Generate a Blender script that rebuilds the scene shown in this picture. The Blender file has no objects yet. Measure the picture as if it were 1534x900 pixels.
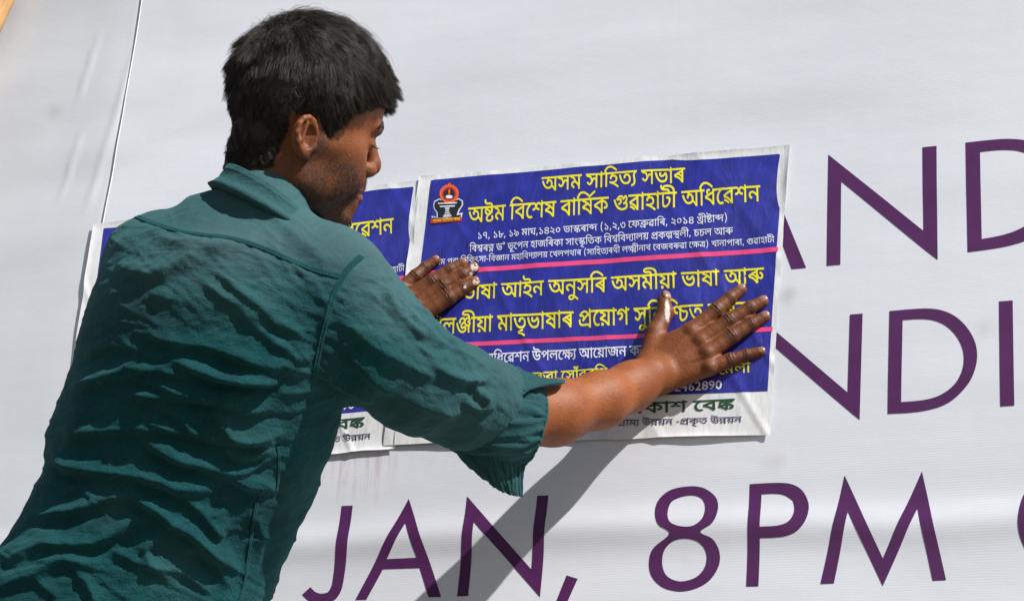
import bpy, math, random
import numpy as np
from mathutils import Vector, Matrix
from mathutils.geometry import delaunay_2d_cdt
from mathutils.bvhtree import BVHTree
random.seed(4); rng = np.random.default_rng(4)
scene = bpy.context.scene

# ------------------------------------------------------------------ camera, sky, sun, exposure
FX = 2900.0                                   # focal length in photograph pixels (1534 wide)
_X = np.array([7467, 697, 2900.]); _X /= np.linalg.norm(_X)
_U = np.array([593, 6050, -2900.]); _U -= _U.dot(_X)*_X; _U /= np.linalg.norm(_U)
ROT = np.stack([_X, np.cross(_U, _X), _U])    # camera axes -> world axes
CAM = np.array([0, -(ROT @ np.array([0, 0, -1.]))[1]*2.6, .4])
cd = bpy.data.cameras.new('camera'); cam = bpy.data.objects.new('camera', cd)
scene.collection.objects.link(cam); scene.camera = cam
cam.matrix_world = Matrix.Translation(CAM) @ Matrix(ROT.tolist()).to_4x4()
cd.sensor_width = 36; cd.lens = 36*FX/1534; cd.clip_start = .05; cd.clip_end = 2000

SUN = np.array([.68, -.34, .64]); SUN /= np.linalg.norm(SUN)      # direction towards the sun
el = math.asin(SUN[2]); az = math.atan2(SUN[0], SUN[1])
world = bpy.data.worlds.new('World'); scene.world = world; world.use_nodes = True
wn = world.node_tree.nodes; wl = world.node_tree.links
sky = wn.new('ShaderNodeTexSky'); sky.sky_type = 'NISHITA'; sky.sun_disc = False
sky.sun_elevation = el; sky.sun_rotation = az; sky.air_density = 1.3; sky.dust_density = .5; sky.ozone_density = 1.5
wl.new(sky.outputs[0], wn['Background'].inputs[0]); wn['Background'].inputs[1].default_value = .066
sd = bpy.data.lights.new('sun', 'SUN'); sd.energy = 5.0; sd.angle = math.radians(.75); sd.color = (1, .965, .92)
sun = bpy.data.objects.new('sun', sd); scene.collection.objects.link(sun)
sun.location = (2, -3, 5); sun.rotation_euler = Vector(SUN).to_track_quat('Z', 'Y').to_euler()
scene.view_settings.view_transform = 'Standard'; scene.view_settings.look = 'None'
scene.view_settings.exposure = 0.46; scene.view_settings.gamma = 1.0
scene.cycles.max_bounces = 6; scene.render.hair_type = 'STRIP' if hasattr(scene.render, 'hair_type') else 'STRAND'

# ------------------------------------------------------------------ helpers
def ray(px, py): return np.array([(px-767)/FX, -(py-450)/FX, -1.])
def P(px, py, d): return ray(px, py)*d                   # photograph pixel + depth -> camera axes
def toW(p): return np.asarray(p, float) @ ROT.T + CAM
def depth(px, py, off=0.):
    r = ROT @ ray(px, py); return (-off-CAM[1])/r[1]
def PW(px, py, off=0.): return ray(px, py)*depth(px, py, off)   # a point `off` in front of the hoarding
def wallxz(px, py):
    w = toW(PW(px, py)); return np.array([w[0], w[2]])
NW = np.array([0, -1, 0]) @ ROT                          # hoarding normal in camera axes

def link(o, parent=None, base=None):
    scene.collection.objects.link(o)
    if parent is not None: o.parent = parent
    return o
def empty(name, loc, label, cat, group=None, kind=None):
    o = bpy.data.objects.new(name, None); o.location = loc; o.empty_display_size = .1
    scene.collection.objects.link(o); o['label'] = label; o['category'] = cat
    if group: o['group'] = group
    if kind: o['kind'] = kind
    return o
def mesh(name, V, F, mat, parent=None, smooth=True, origin=None, attr=None):
    """V in world coordinates"""
    V = np.asarray(V, float)
    o0 = np.array(parent.matrix_basis.translation) if parent is not None else np.zeros(3)
    q = parent.parent if parent is not None else None
    while q is not None: o0 = o0+np.array(q.matrix_basis.translation); q = q.parent
    if parent is None and origin is not None: o0 = np.asarray(origin, float)
    me = bpy.data.meshes.new(name); V = V-o0
    if isinstance(F, np.ndarray) and len(F):
        k = F.shape[1]; me.vertices.add(len(V)); me.vertices.foreach_set('co', V.astype(np.float32).ravel())
        me.loops.add(F.size); me.loops.foreach_set('vertex_index', F.astype(np.int32).ravel())
        me.polygons.add(len(F)); me.polygons.foreach_set('loop_start', np.arange(0, F.size, k, dtype=np.int32))
        me.update(calc_edges=True)
    else:
        me.from_pydata(V.tolist(), [], [tuple(int(i) for i in f) for f in F]); me.update()
    if smooth: me.polygons.foreach_set('use_smooth', np.ones(len(me.polygons), bool))
    for nm, a in (attr or {}).items():
        c = me.attributes.new(nm, 'FLOAT_COLOR', 'POINT')
        c.data.foreach_set('color', np.concatenate([a, np.ones((len(a), 1))], 1).astype(np.float32).ravel())
    if mat is not None: me.materials.append(mat)
    o = bpy.data.objects.new(name, me); link(o, parent)
    if parent is None: o.location = o0
    return o
def hashn(i, j, k):
    h = (i*374761393+j*668265263+k*2147483647+1274126177) & 0xffffffff
    h = ((h ^ (h >> 13))*1103515245) & 0xffffffff
    h = ((h ^ (h >> 16))*2246822519) & 0xffffffff
    return ((h ^ (h >> 15)) & 0xffff)/65535.*2-1
def vnoise(p):
    p = np.asarray(p, float); f = np.floor(p).astype(np.int64); t = p-f; t = t*t*(3-2*t); r = 0
    for a in (0, 1):
        for b in (0, 1):
            for c in (0, 1):
                w = (t[:, 0] if a else 1-t[:, 0])*(t[:, 1] if b else 1-t[:, 1])*(t[:, 2] if c else 1-t[:, 2])
                r = r+w*hashn(f[:, 0]+a, f[:, 1]+b, f[:, 2]+c)
    return r
def fbm(p, n=3):
    return sum(vnoise(np.asarray(p)*2.03**i+7.3*i)*.5**i for i in range(n))
def sstep(a, b, x):
    t = np.clip((x-a)/(b-a), 0, 1); return t*t*(3-2*t)
def smin(a, b, k):
    h = np.clip(.5+.5*(b-a)/k, 0, 1); return b*(1-h)+a*h-k*h*(1-h)
def smax(a, b, k): return -smin(-a, -b, k)
def cap(p, a, b, ra, rb=None):
    rb = ra if rb is None else rb; a = np.asarray(a, float); ba = np.asarray(b, float)-a
    q = p-a; t = np.clip(q @ ba/(ba @ ba), 0, 1)
    return np.linalg.norm(q-t[:, None]*ba, axis=1)-(ra+(rb-ra)*t)
def chain(p, pts, k=.004):
    d = None
    for (a, ra), (b, rb) in zip(pts, pts[1:]):
        c = cap(p, a, b, ra, rb); d = c if d is None else smin(d, c, k)
    return d
def ell(p, c, r, M=None):
    q = p-np.asarray(c, float)
    if M is not None: q = q @ M
    r = np.asarray(r, float); k0 = np.linalg.norm(q/r, axis=1); k1 = np.linalg.norm(q/r**2, axis=1)
    return k0*(k0-1)/np.maximum(k1, 1e-9)
def nets(f, lo, hi, h, cb=5, margin=1.5):
    """surface nets over an implicit shape f(points)->value, evaluated only near its surface"""
    lo = np.asarray(lo, float); hi = np.asarray(hi, float)
    nb = np.maximum(1, np.ceil((hi-lo)/(h*cb)).astype(int)); n = nb*cb+1
    c = [lo[i]+(np.arange(nb[i])+.5)*h*cb for i in range(3)]
    G = np.stack(np.meshgrid(*c, indexing='ij'), -1).reshape(-1, 3)
    v = np.concatenate([f(g) for g in np.array_split(G, max(1, len(G)//200000))])
    near = (np.abs(v) < h*cb*.87*margin).reshape(nb); sg = np.where(v < 0, -1., 1.).reshape(nb)
    A = np.full(n, 1., np.float32); A[:-1, :-1, :-1] = np.repeat(np.repeat(np.repeat(sg, cb, 0), cb, 1), cb, 2)
    M = np.zeros(n, bool); m = np.repeat(np.repeat(np.repeat(near, cb, 0), cb, 1), cb, 2)
    for a in (0, 1):
        for b in (0, 1):
            for d in (0, 1): M[a:a+m.shape[0], b:b+m.shape[1], d:d+m.shape[2]] |= m
    I = np.argwhere(M); pts = lo+I*h
    vv = np.concatenate([f(g) for g in np.array_split(pts, max(1, len(pts)//200000))])
    A[I[:, 0], I[:, 1], I[:, 2]] = vv
    ins = A < 0; s = np.zeros(np.array(n)-1, np.int8)
    for a in (0, 1):
        for b in (0, 1):
            for d in (0, 1): s += ins[a:n[0]-1+a, b:n[1]-1+b, d:n[2]-1+d]
    cells = np.argwhere((s > 0) & (s < 8)); idx = np.full(s.shape, -1, np.int32)
    idx[cells[:, 0], cells[:, 1], cells[:, 2]] = np.arange(len(cells))
    S = np.zeros((len(cells), 3)); N = np.zeros(len(cells))
    for ax in range(3):
        o = [i for i in range(3) if i != ax]
        for a in (0, 1):
            for b in (0, 1):
                c0 = cells.copy(); c0[:, o[0]] += a; c0[:, o[1]] += b; c1 = c0.copy(); c1[:, ax] += 1
                v0 = A[c0[:, 0], c0[:, 1], c0[:, 2]]; v1 = A[c1[:, 0], c1[:, 1], c1[:, 2]]
                k = (v0 < 0) != (v1 < 0); t = np.where(k, v0/np.where(k, v0-v1, 1), 0)
                q = c0.astype(float); q[:, ax] += t; S += q*k[:, None]; N += k
    V = lo+h*S/N[:, None]; Q = []
    for ax in range(3):
        o = [i for i in range(3) if i != ax]
        a0 = [slice(None)]*3; a1 = [slice(None)]*3; a0[ax] = slice(0, -1); a1[ax] = slice(1, None)
        e = np.argwhere(ins[tuple(a0)] != ins[tuple(a1)])
        e = e[(e[:, o[0]] > 0) & (e[:, o[1]] > 0) & (e[:, o[0]] < n[o[0]]-1) & (e[:, o[1]] < n[o[1]]-1)]
        def g(da, db):
            c = e.copy(); c[:, o[0]] -= da; c[:, o[1]] -= db; return idx[c[:, 0], c[:, 1], c[:, 2]]
        q = np.stack([g(1, 1), g(0, 1), g(0, 0), g(1, 0)], 1)
        w = ins[e[:, 0], e[:, 1], e[:, 2]]
        if ax == 1: w = ~w
        q[~w] = q[~w][:, ::-1]; Q.append(q[(q >= 0).all(1)])
    return V, np.concatenate(Q)
def vnormals(V, F):
    d1 = V[F[:, 2]]-V[F[:, 0]]; d2 = V[F[:, 3 % F.shape[1]]]-V[F[:, 1]]
    n = np.cross(d1, d2); N = np.zeros_like(V)
    for k in range(F.shape[1]): np.add.at(N, F[:, k], n)
    return N/np.maximum(np.linalg.norm(N, axis=1), 1e-12)[:, None]
def relax(V, F, it=2, lam=.5):
    E = np.concatenate([F[:, [i, (i+1) % 4]] for i in range(4)]); c = np.bincount(E.ravel(), minlength=len(V))[:, None]
    for _ in range(it):
        S = np.zeros_like(V)
        for k in range(3):
            S[:, k] = np.bincount(E[:, 0], V[E[:, 1], k], len(V))+np.bincount(E[:, 1], V[E[:, 0], k], len(V))
        V = V+lam*(S/np.maximum(c, 1)-V)
    return V
def pxof(V): return np.stack([767-V[:, 0]/V[:, 2]*FX, 450+V[:, 1]/V[:, 2]*FX], 1)
def spline(pts, n, closed=False):
    p = np.asarray(pts, float); m = len(p); out = []; L = m if closed else m-1
    for s in np.linspace(0, L, n, endpoint=not closed):
        i = min(int(s), L-1); t = s-i
        g = (lambda k: p[k % m]) if closed else (lambda k: p[min(max(k, 0), m-1)])
        a, b, c, d = g(i-1), g(i), g(i+1), g(i+2)
        out.append(.5*((2*b)+(c-a)*t+(2*a-5*b+4*c-d)*t*t+(3*b-a-3*c+d)*t**3))
    return np.array(out)
def tube(pts, r, n=8, cap_ends=True):
    pts = np.asarray(pts, float); m = len(pts); r = np.broadcast_to(np.asarray(r, float), (m,)); V = []; F = []
    up = np.array([.13, .2, .97])
    for i in range(m):
        t = pts[min(i+1, m-1)]-pts[max(i-1, 0)]; t /= np.linalg.norm(t)
        a = np.cross(t, up); a /= np.linalg.norm(a); b = np.cross(t, a)
        for k in range(n):
            w = 2*math.pi*k/n; V.append(pts[i]+r[i]*(math.cos(w)*a+math.sin(w)*b))
    for i in range(m-1):
        for k in range(n): F.append((i*n+k, i*n+(k+1) % n, (i+1)*n+(k+1) % n, (i+1)*n+k))
    if cap_ends: F.append(tuple(range(n-1, -1, -1))); F.append(tuple((m-1)*n+k for k in range(n)))
    return V, F
def box(lo, hi):
    V = [(x, y, z) for x in (lo[0], hi[0]) for y in (lo[1], hi[1]) for z in (lo[2], hi[2])]
    return V, [(0, 1, 3, 2), (4, 6, 7, 5), (0, 4, 5, 1), (2, 3, 7, 6), (0, 2, 6, 4), (1, 5, 7, 3)]

# ------------------------------------------------------------------ materials
class Mat:
    def __init__(s, name, color=(.5, .5, .5), rough=.6, **kw):
        s.m = bpy.data.materials.new(name); s.m.use_nodes = True; s.t = s.m.node_tree; s.b = s.t.nodes['Principled BSDF']
        s.set('Base Color', (*color, 1)); s.set('Roughness', rough)
        for k, v in kw.items(): s.set(k.replace('_', ' '), v)
    def set(s, k, v):
        if hasattr(v, 'is_output'): s.t.links.new(v, s.b.inputs[k])
        else: s.b.inputs[k].default_value = v
    def n(s, typ, ins=None, **kw):
        x = s.t.nodes.new('ShaderNode'+typ)
        for k, v in kw.items(): setattr(x, k, v)
        for k, v in (ins or {}).items():
            if hasattr(v, 'is_output'): s.t.links.new(v, x.inputs[k])
            else: x.inputs[k].default_value = v
        return x
    def co(s, scale=(1, 1, 1), rot=(0, 0, 0)):
        return s.n('Mapping', {'Vector': s.n('TexCoord').outputs['Object'], 'Scale': scale, 'Rotation': rot}).outputs[0]
    def noise(s, vec, scale, detail=4, rough=.55, dist=0):
        return s.n('TexNoise', {'Vector': vec, 'Scale': scale, 'Detail': detail, 'Roughness': rough, 'Distortion': dist}).outputs['Fac']
    def ramp(s, fac, stops):
        r = s.n('ValToRGB', {'Fac': fac}); e = r.color_ramp.elements
        e[0].position, e[0].color = stops[0][0], (*stops[0][1], 1); e[1].position, e[1].color = stops[-1][0], (*stops[-1][1], 1)
        for p, c in stops[1:-1]: x = e.new(p); x.color = (*c, 1)
        return r.outputs[0]
    def mixc(s, fac, a, b, mode='MIX'):
        x = s.n('Mix', data_type='RGBA', blend_type=mode)
        for k, v in ((0, fac), (6, a), (7, b)):
            if hasattr(v, 'is_output'): s.t.links.new(v, x.inputs[k])
            else: x.inputs[k].default_value = (*v, 1) if isinstance(v, tuple) and len(v) == 3 else v
        return x.outputs[2]
    def math(s, op, a, b=0.):
        x = s.n('Math', operation=op)
        for k, v in ((0, a), (1, b)):
            if hasattr(v, 'is_output'): s.t.links.new(v, x.inputs[k])
            else: x.inputs[k].default_value = v
        return x.outputs[0]
    def bump(s, h, dist, strength=1.):
        prev = s.b.inputs['Normal'].links
        ins = {'Height': h, 'Distance': dist, 'Strength': strength}
        x = s.n('Bump', ins)
        if prev: s.t.links.new(prev[0].from_socket, x.inputs['Normal'])
        s.t.links.new(x.outputs[0], s.b.inputs['Normal'])

# vinyl banner: fine horizontal weave, faint grime, drips under the older poster
def vinyl(name, c0, c1):
    m = Mat(name, rough=.42, Specular_IOR_Level=.4); v = m.co()
    g = m.noise(m.co((1, 1, 1)), 2.2, 5); c = m.ramp(g, [(.3, c0), (.7, c1)])
    sp = m.noise(m.co((1, 1, 1)), 55, 3); dirt = m.ramp(sp, [(.0, (.35,)*3), (.24, (1,)*3)])
    c = m.mixc(.18, c, dirt, 'MULTIPLY')
    st = m.noise(m.co((30, 1, 1.6)), 2.0, 5, .65); c = m.mixc(.025, c, m.ramp(st, [(.35, (.55, .53, .5)), (.6, (1, 1, 1))]), 'MULTIPLY')
    mk = m.n('Attribute', attribute_name='mask').outputs['Color']; sep = m.n('SeparateColor', {0: mk})
    dr = m.ramp(m.noise(m.co((55, 1, 5)), 1.5, 6, .75, .6), [(.46, (0, 0, 0)), (.62, (1, 1, 1))])
    c = m.mixc(m.math('MULTIPLY', m.math('MULTIPLY', dr, sep.outputs[0]), .55), c, (.42, .24, .20))
    c = m.mixc(m.math('MULTIPLY', sep.outputs[1], .55), c, (.30, .28, .26))
    m.set('Base Color', c)
    wv = m.n('TexWave', {'Vector': m.co((1, 1, 1)), 'Scale': 95., 'Distortion': 1.2, 'Detail': 2., 'Detail Scale': 2.}, bands_direction='Z').outputs['Fac']
    wx = m.noise(m.co((4, 4, 160)), 3.0, 2); w = m.math('MULTIPLY', wv, m.math('ADD', wx, .3))
    m.bump(w, .00008, .6)
    m.bump(m.noise(m.co((1, 1, 2.2)), 5, 4, .5), .004, .35)
    return m.m
M_banner = vinyl('banner_vinyl', (.63, .645, .70), (.695, .71, .765))
M_bannerL = vinyl('banner_vinyl_left', (.54, .56, .60), (.61, .63, .67))
def ink(name, col, var=.12, rough=.45):
    m = Mat(name, rough=rough); g = m.noise(m.co(), 35, 5)
    m.set('Base Color', m.ramp(g, [(.3, tuple(x*(1-var) for x in col)), (.7, tuple(x*(1+var) for x in col))]))
    m.bump(m.noise(m.co((1, 1, 3)), 60, 3), .0005, .4); return m.m
M_purple = ink('purple_ink', (.078, .013, .086))
M_blue = ink('blue_ink', (.024, .027, .27), .25, .34); M_yellow = ink('yellow_ink', (.82, .74, .012)); M_pink = ink('pink_ink', (.78, .07, .21))
def damp(m):
    t = Mat.__new__(Mat); t.m = m; t.t = m.node_tree; t.b = t.t.nodes['Principled BSDF']
    t.set('Roughness', t.ramp(t.noise(t.co((1, 1, .6)), 9, 5, .6), [(.35, (.20,)*3), (.65, (.55,)*3)])); t.set('Specular IOR Level', .6)
    t.bump(t.noise(t.co((2.2, 1, .7), (0, .2, 0)), 22, 5, .6, .8), .0030, .55)
damp(M_blue)
M_white = ink('white_ink', (.72, .73, .80), .04); M_green = ink('green_ink', (.012, .07, .03)); M_navy = ink('navy_ink', (.03, .03, .11))
M_orange = ink('orange_ink', (.75, .12, .02)); M_black = ink('black_ink', (.015, .015, .02)); M_red = ink('red_ink', (.50, .035, .02))
def paper():
    m = Mat('poster_paper', rough=.38); g = m.noise(m.co((1, 1, 1)), 14, 6)
    c = m.ramp(g, [(.3, (.66, .665, .67)), (.7, (.77, .775, .78))])
    s = m.noise(m.co((1, 1, .5)), 60, 4, .7); c = m.mixc(.22, c, m.ramp(s, [(.3, (.55, .5, .44)), (.5, (1, 1, 1))]), 'MULTIPLY')
    m.set('Base Color', c); m.bump(m.noise(m.co((1.6, 1, .4)), 45, 4, .6), .0016, .6); return m.m
M_paper = paper()
def cloth():
    m = Mat('shirt_cotton', rough=.9, Specular_IOR_Level=.10, Sheen_Weight=.12, Sheen_Roughness=.5, Sheen_Tint=(.25, .75, .75, 1))
    v = m.co(); g = m.noise(v, 9, 6, .6); c = m.ramp(g, [(.3, (.0026, .027, .033)), (.72, (.0064, .060, .066))])
    w = m.noise(v, 30, 6, .7); c = m.mixc(.55, c, m.ramp(w, [(.42, (1, 1, 1)), (.75, (2.2, 1.2, 1.08))]), 'MULTIPLY')
    fine = m.noise(m.co((1, 1, 1)), 420, 3, .8); c = m.mixc(.6, c, m.ramp(fine, [(.3, (.55,)*3), (.7, (1.5,)*3)]), 'MULTIPLY')
    at = m.n('SeparateColor', {0: m.n('Attribute', attribute_name='mask').outputs['Color']})
    c = m.mixc(m.math('MULTIPLY', at.outputs[0], .55), c, (.085, .135, .142))       # worn, faded shoulders, with their sunlit brightness painted in
    m.set('Base Color', c); m.bump(fine, .0006, .7); m.bump(m.noise(v, 48, 5, .65, .6), .0036, .6); m.bump(m.noise(m.co((1, 1, 2.6), (0, .35, 0)), 26, 6, .7, 1.0), .007, .45); m.bump(m.noise(v, 17, 3, .6, .8), .006, .35); return m.m
M_cloth = cloth()
M_thread = Mat('shirt_thread', (.012, .07, .075), .8).m
def skin():
    m = Mat('skin', rough=.52, Specular_IOR_Level=.34, Subsurface_Weight=.06, Subsurface_Scale=.01)
    m.b.inputs['Subsurface Radius'].default_value = (1, .35, .2)
    v = m.co(); a = m.n('Attribute', attribute_name='mask').outputs['Color']; s = m.n('SeparateColor', {0: a})
    g = m.noise(v, 26, 5, .6); c = m.ramp(g, [(.3, (.190, .052, .012)), (.7, (.268, .080, .020))])
    sp = m.noise(v, 330, 3, .7); c = m.mixc(.45, c, m.ramp(sp, [(.3, (.75, .72, .7)), (.65, (1.12, 1.1, 1.08))]), 'MULTIPLY')
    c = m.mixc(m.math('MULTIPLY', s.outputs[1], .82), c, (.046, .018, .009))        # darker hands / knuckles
    st = m.ramp(m.noise(v, 700, 2, .6), [(.38, (.4,)*3), (.6, (1,)*3)])
    c = m.mixc(m.math('MULTIPLY', m.math('MULTIPLY', s.outputs[0], st), .80), c, (.018, .011, .008))  # stubble
    wm = m.ramp(m.math('MULTIPLY', s.outputs[2], m.math('ADD', m.noise(v, 210, 5, .8), .35)), [(.46, (0,)*3), (.66, (.8,)*3)])
    c = m.mixc(wm, c, (.62, .58, .54))
    lp = m.n('SeparateColor', {0: m.n('Attribute', attribute_name='lip').outputs['Color']}).outputs[0]; c = m.mixc(m.math('MULTIPLY', lp, .8), c, (.25, .075, .05))
    m.set('Base Color', c)
    m.bump(sp, .0008, .7); m.bump(m.noise(m.co((1, 1, 1)), 230, 5, .7), .0012, .5)
    r = m.n('MapRange', {0: s.outputs[1], 1: 0., 2: 1., 3: .52, 4: .47}).outputs[0]; m.set('Roughness', r); return m.m
M_skin = skin()
M_lip = Mat('lip_skin', (.20, .055, .04), .4).m
M_nail = Mat('fingernail_keratin', (.27, .13, .085), .22).m
M_eye = Mat('eye_white', (.6, .56, .52), .2).m
def hairmat():
    m = Mat('black_hair', rough=.36, Specular_IOR_Level=.30)
    i = m.n('HairInfo').outputs['Random']; m.set('Base Color', m.ramp(i, [(0, (.006, .005, .0045)), (.72, (.014, .011, .008)), (1, (.11, .075, .045))]))  # the few browner strands are painted sun highlights
    return m.m
M_hair = hairmat(); M_scalp = Mat('scalp_hair_base', (.010, .008, .007), .8).m
M_trouser = Mat('trouser_cotton', (.035, .036, .045), .9).m; M_shoe = Mat('shoe_leather', (.03, .02, .015), .5).m
def woodm():
    m = Mat('raw_timber', rough=.7); g = m.noise(m.co((14, 14, 1)), 5, 6, .6, .5)
    m.set('Base Color', m.ramp(g, [(.3, (.36, .18, .06)), (.7, (.60, .36, .14))])); m.bump(g, .002, .6); return m.m
M_wood = woodm()
def groundm():
    m = Mat('dusty_ground', rough=.95); g = m.noise(m.co(), 3, 8, .65)
    m.set('Base Color', m.ramp(g, [(.3, (.13, .105, .08)), (.7, (.24, .20, .155))])); m.bump(m.noise(m.co(), 20, 6), .02, .6); return m.m
M_ground = groundm()

# ------------------------------------------------------------------ ground
gx = np.linspace(-1, 1, 81); gx = np.sign(gx)*np.abs(gx)**3*400
GX, GY = np.meshgrid(gx, gx, indexing='ij'); GZ = fbm(np.stack([GX.ravel()*.7, GY.ravel()*.7, GX.ravel()*0], 1), 3)*.02*np.clip((np.hypot(GX, GY).ravel()-2)/3, 0, 1)
gi = np.arange(81*81).reshape(81, 81); gf = np.stack([gi[:-1, :-1], gi[1:, :-1], gi[1:, 1:], gi[:-1, 1:]], -1).reshape(-1, 4)
g = mesh('ground', np.stack([GX.ravel(), GY.ravel(), GZ-.004], 1), gf, M_ground); g['kind'] = 'structure'
g['label'] = 'dusty bare ground in front of the hoarding'; 

# ------------------------------------------------------------------ hoarding
def seam_x(z):                                             # overlap of the two sheets
    a, b = wallxz(210, 0), wallxz(160, 300); return a[0]+(b[0]-a[0])*(z-a[1])/(b[1]-a[1])
def wall_h(x, z):
    """how far the banner skin stands proud of the wall plane at (x, z)"""
    x = np.asarray(x, float); z = np.asarray(z, float); p = np.stack([x*1.1, z*4.5, x*0+3], -1).reshape(-1, 3)
    n = fbm(p, 3).reshape(x.shape)*.0035
    q = np.stack([x*2.0+z*1.2, z*10-x*2.2, x*0+8], -1).reshape(-1, 3)
    left = sstep(-.9, -1.5, x)*sstep(1.45, 1.75, z)
    n = n+vnoise(q).reshape(x.shape)*.0022*left
    a = wallxz(430, 800); b = wallxz(1534, 765); zl = a[1]+(b[1]-a[1])*(x-a[0])/(b[0]-a[0]); s = (z-zl)
    wob = vnoise(np.stack([x*5, x*0, x*0], -1).reshape(-1, 3)).reshape(x.shape)*.006
    n = n+.0042*np.exp(-((s+wob+.01)/.022)**2)
    return n
FP = bpy.data.objects
board = empty('advertising_hoarding', (-.8, 0.06, 0), 'white vinyl advertising banner stretched on a timber hoarding with purple lettering', 'banner')
def sheet(name, x0, x1, z0, z1, hfun, mat, step=.012, y0=0., edge=None, redge=None):
    nx = int((x1-x0)/step)+1; nz = int((z1-z0)/step)+1; u = np.linspace(0, 1, nx); z = np.linspace(z0, z1, nz)
    Uu, Z = np.meshgrid(u, z, indexing='ij'); a = edge(Z) if edge else x0; e_ = redge(Z) if redge else x1; Xx = a+(e_-a)*Uu
    Yy = y0-hfun(Xx, Z); V = np.stack([Xx, Yy, Z], -1).reshape(-1, 3); i = np.arange(nx*nz).reshape(nx, nz)
    F = np.stack([i[:-1, :-1], i[1:, :-1], i[1:, 1:], i[:-1, 1:]], -1).reshape(-1, 4)
    mk = np.zeros((len(V), 3)); c = pxof((V-CAM) @ ROT)
    mk[:, 0] = np.exp(-((c[:, 0]-535)/38)**2)*sstep(672, 690, c[:, 1])*sstep(775, 715, c[:, 1])+.7*np.exp(-((c[:, 0]-600)/60)**2)*np.exp(-((c[:, 1]-690)/16)**2)*.6
    for (sx, sy, r) in ((1174, 445, 2.2), (1158, 693, 1.8), (1184, 440, 1.2), (82, 166, 1.5), (1478, 492, 1.5)): mk[:, 1] += np.exp(-(((c[:, 0]-sx)/9)**2+((c[:, 1]-sy)/9)**2)/r)*.5
    return V, F, mk
V, F, mk = sheet('banner_sheet', 0, 1.6, .15, 2.9, wall_h, None, edge=seam_x, step=.007)
o = mesh('banner_sheet', V, F, M_banner, board, attr={'mask': mk}); o['label'] = 'right-hand banner sheet overlapping the left one'
def wl_h(x, z):
    p = np.stack([x*4, z*1.6, x*0+5], -1).reshape(-1, 3); s = x-seam_x(z)
    n = wall_h(x, z)+fbm(p, 3).reshape(x.shape)*.0010-.0016-.0012*np.exp(-(s/.03)**2)-.006*sstep(-.002, .006, s)
    for (px, py0, py1, w) in ((105, 205, 290, .004), (178, 0, 300, .006), (130, 60, 140, .004)):
        a = wallxz(px, (py0+py1)/2); zt = wallxz(px, py0)[1]; zb = wallxz(px, py1)[1]
        xx = a[0]-(z-a[1])*-.10; n = n+.0016*np.exp(-((x-xx)/w)**2)*sstep(zb-.03, zb+.03, z)*sstep(zt+.03, zt-.03, z)
    return n
V, F, mk = sheet('banner_sheet', -3.6, -1.2, .15, 2.9, wl_h, None, step=.008, redge=lambda z: seam_x(z)+.02)
o = mesh('banner_sheet', V, F, M_bannerL, board, attr={'mask': mk}); o['label'] = 'plain left-hand banner sheet tucked under the other'
# rolled hem along the overlap
zs = np.linspace(.15, 2.9, 160); ex = seam_x(zs); hv = wall_h(ex, zs)
V, F = tube(np.stack([ex+.001, -hv+.0005, zs], 1), .0011, 6); mesh('hem', V, F, M_banner, board)
for x in np.arange(-3.5, 1.7, .62):                       # timber frame behind the skin
    V, F = box((x, .02, .0), (x+.05, .09, 2.95)); mesh('frame_post', V, F, M_wood, board, smooth=False)
for z in (.2, 1.1, 2.0, 2.86):
    V, F = box((-3.6, .092, z), (1.62, .13, z+.06)); mesh('frame_rail', V, F, M_wood, board, smooth=False)

# flat lettering -------------------------------------------------------
def flatten(c, seg=3):
    full = []; n = len(c); pts = []
    for i in range(n):
        a, b = c[i], c[(i+1) % n]; full.append(a)
        if not a[2] and not b[2]: full.append(((a[0]+b[0])/2, (a[1]+b[1])/2, 1))
    k = next(i for i, q in enumerate(full) if q[2]); full = full[k:]+full[:k]; i = 0; m = len(full)
    while i < m:
        a = full[i]; b = full[(i+1) % m]; pts.append((a[0], a[1]))
        if b[2]: i += 1; continue
        d = full[(i+2) % m]
        for t in range(1, seg):
            t /= seg; pts.append(((1-t)**2*a[0]+2*t*(1-t)*b[0]+t*t*d[0], (1-t)**2*a[1]+2*t*(1-t)*b[1]+t*t*d[1]))
        i += 2
    return pts
def offset_poly(Pp, d):
    Pp = np.array(Pp, float); Pp = Pp[np.linalg.norm(Pp-np.roll(Pp, 1, 0), axis=1) > .5]
    if len(Pp) < 3: return None
    e1 = Pp-np.roll(Pp, 1, 0); e2 = np.roll(Pp, -1, 0)-Pp
    e1 /= np.linalg.norm(e1, axis=1)[:, None]; e2 /= np.linalg.norm(e2, axis=1)[:, None]
    nr = np.stack([-(e1+e2)[:, 1], (e1+e2)[:, 0]], 1); nr /= np.maximum(np.linalg.norm(nr, axis=1)[:, None], .3)
    return Pp+nr*d/np.maximum(.6, np.sqrt(np.clip((1+(e1*e2).sum(1))/2, 0, 1)))[:, None]
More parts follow.
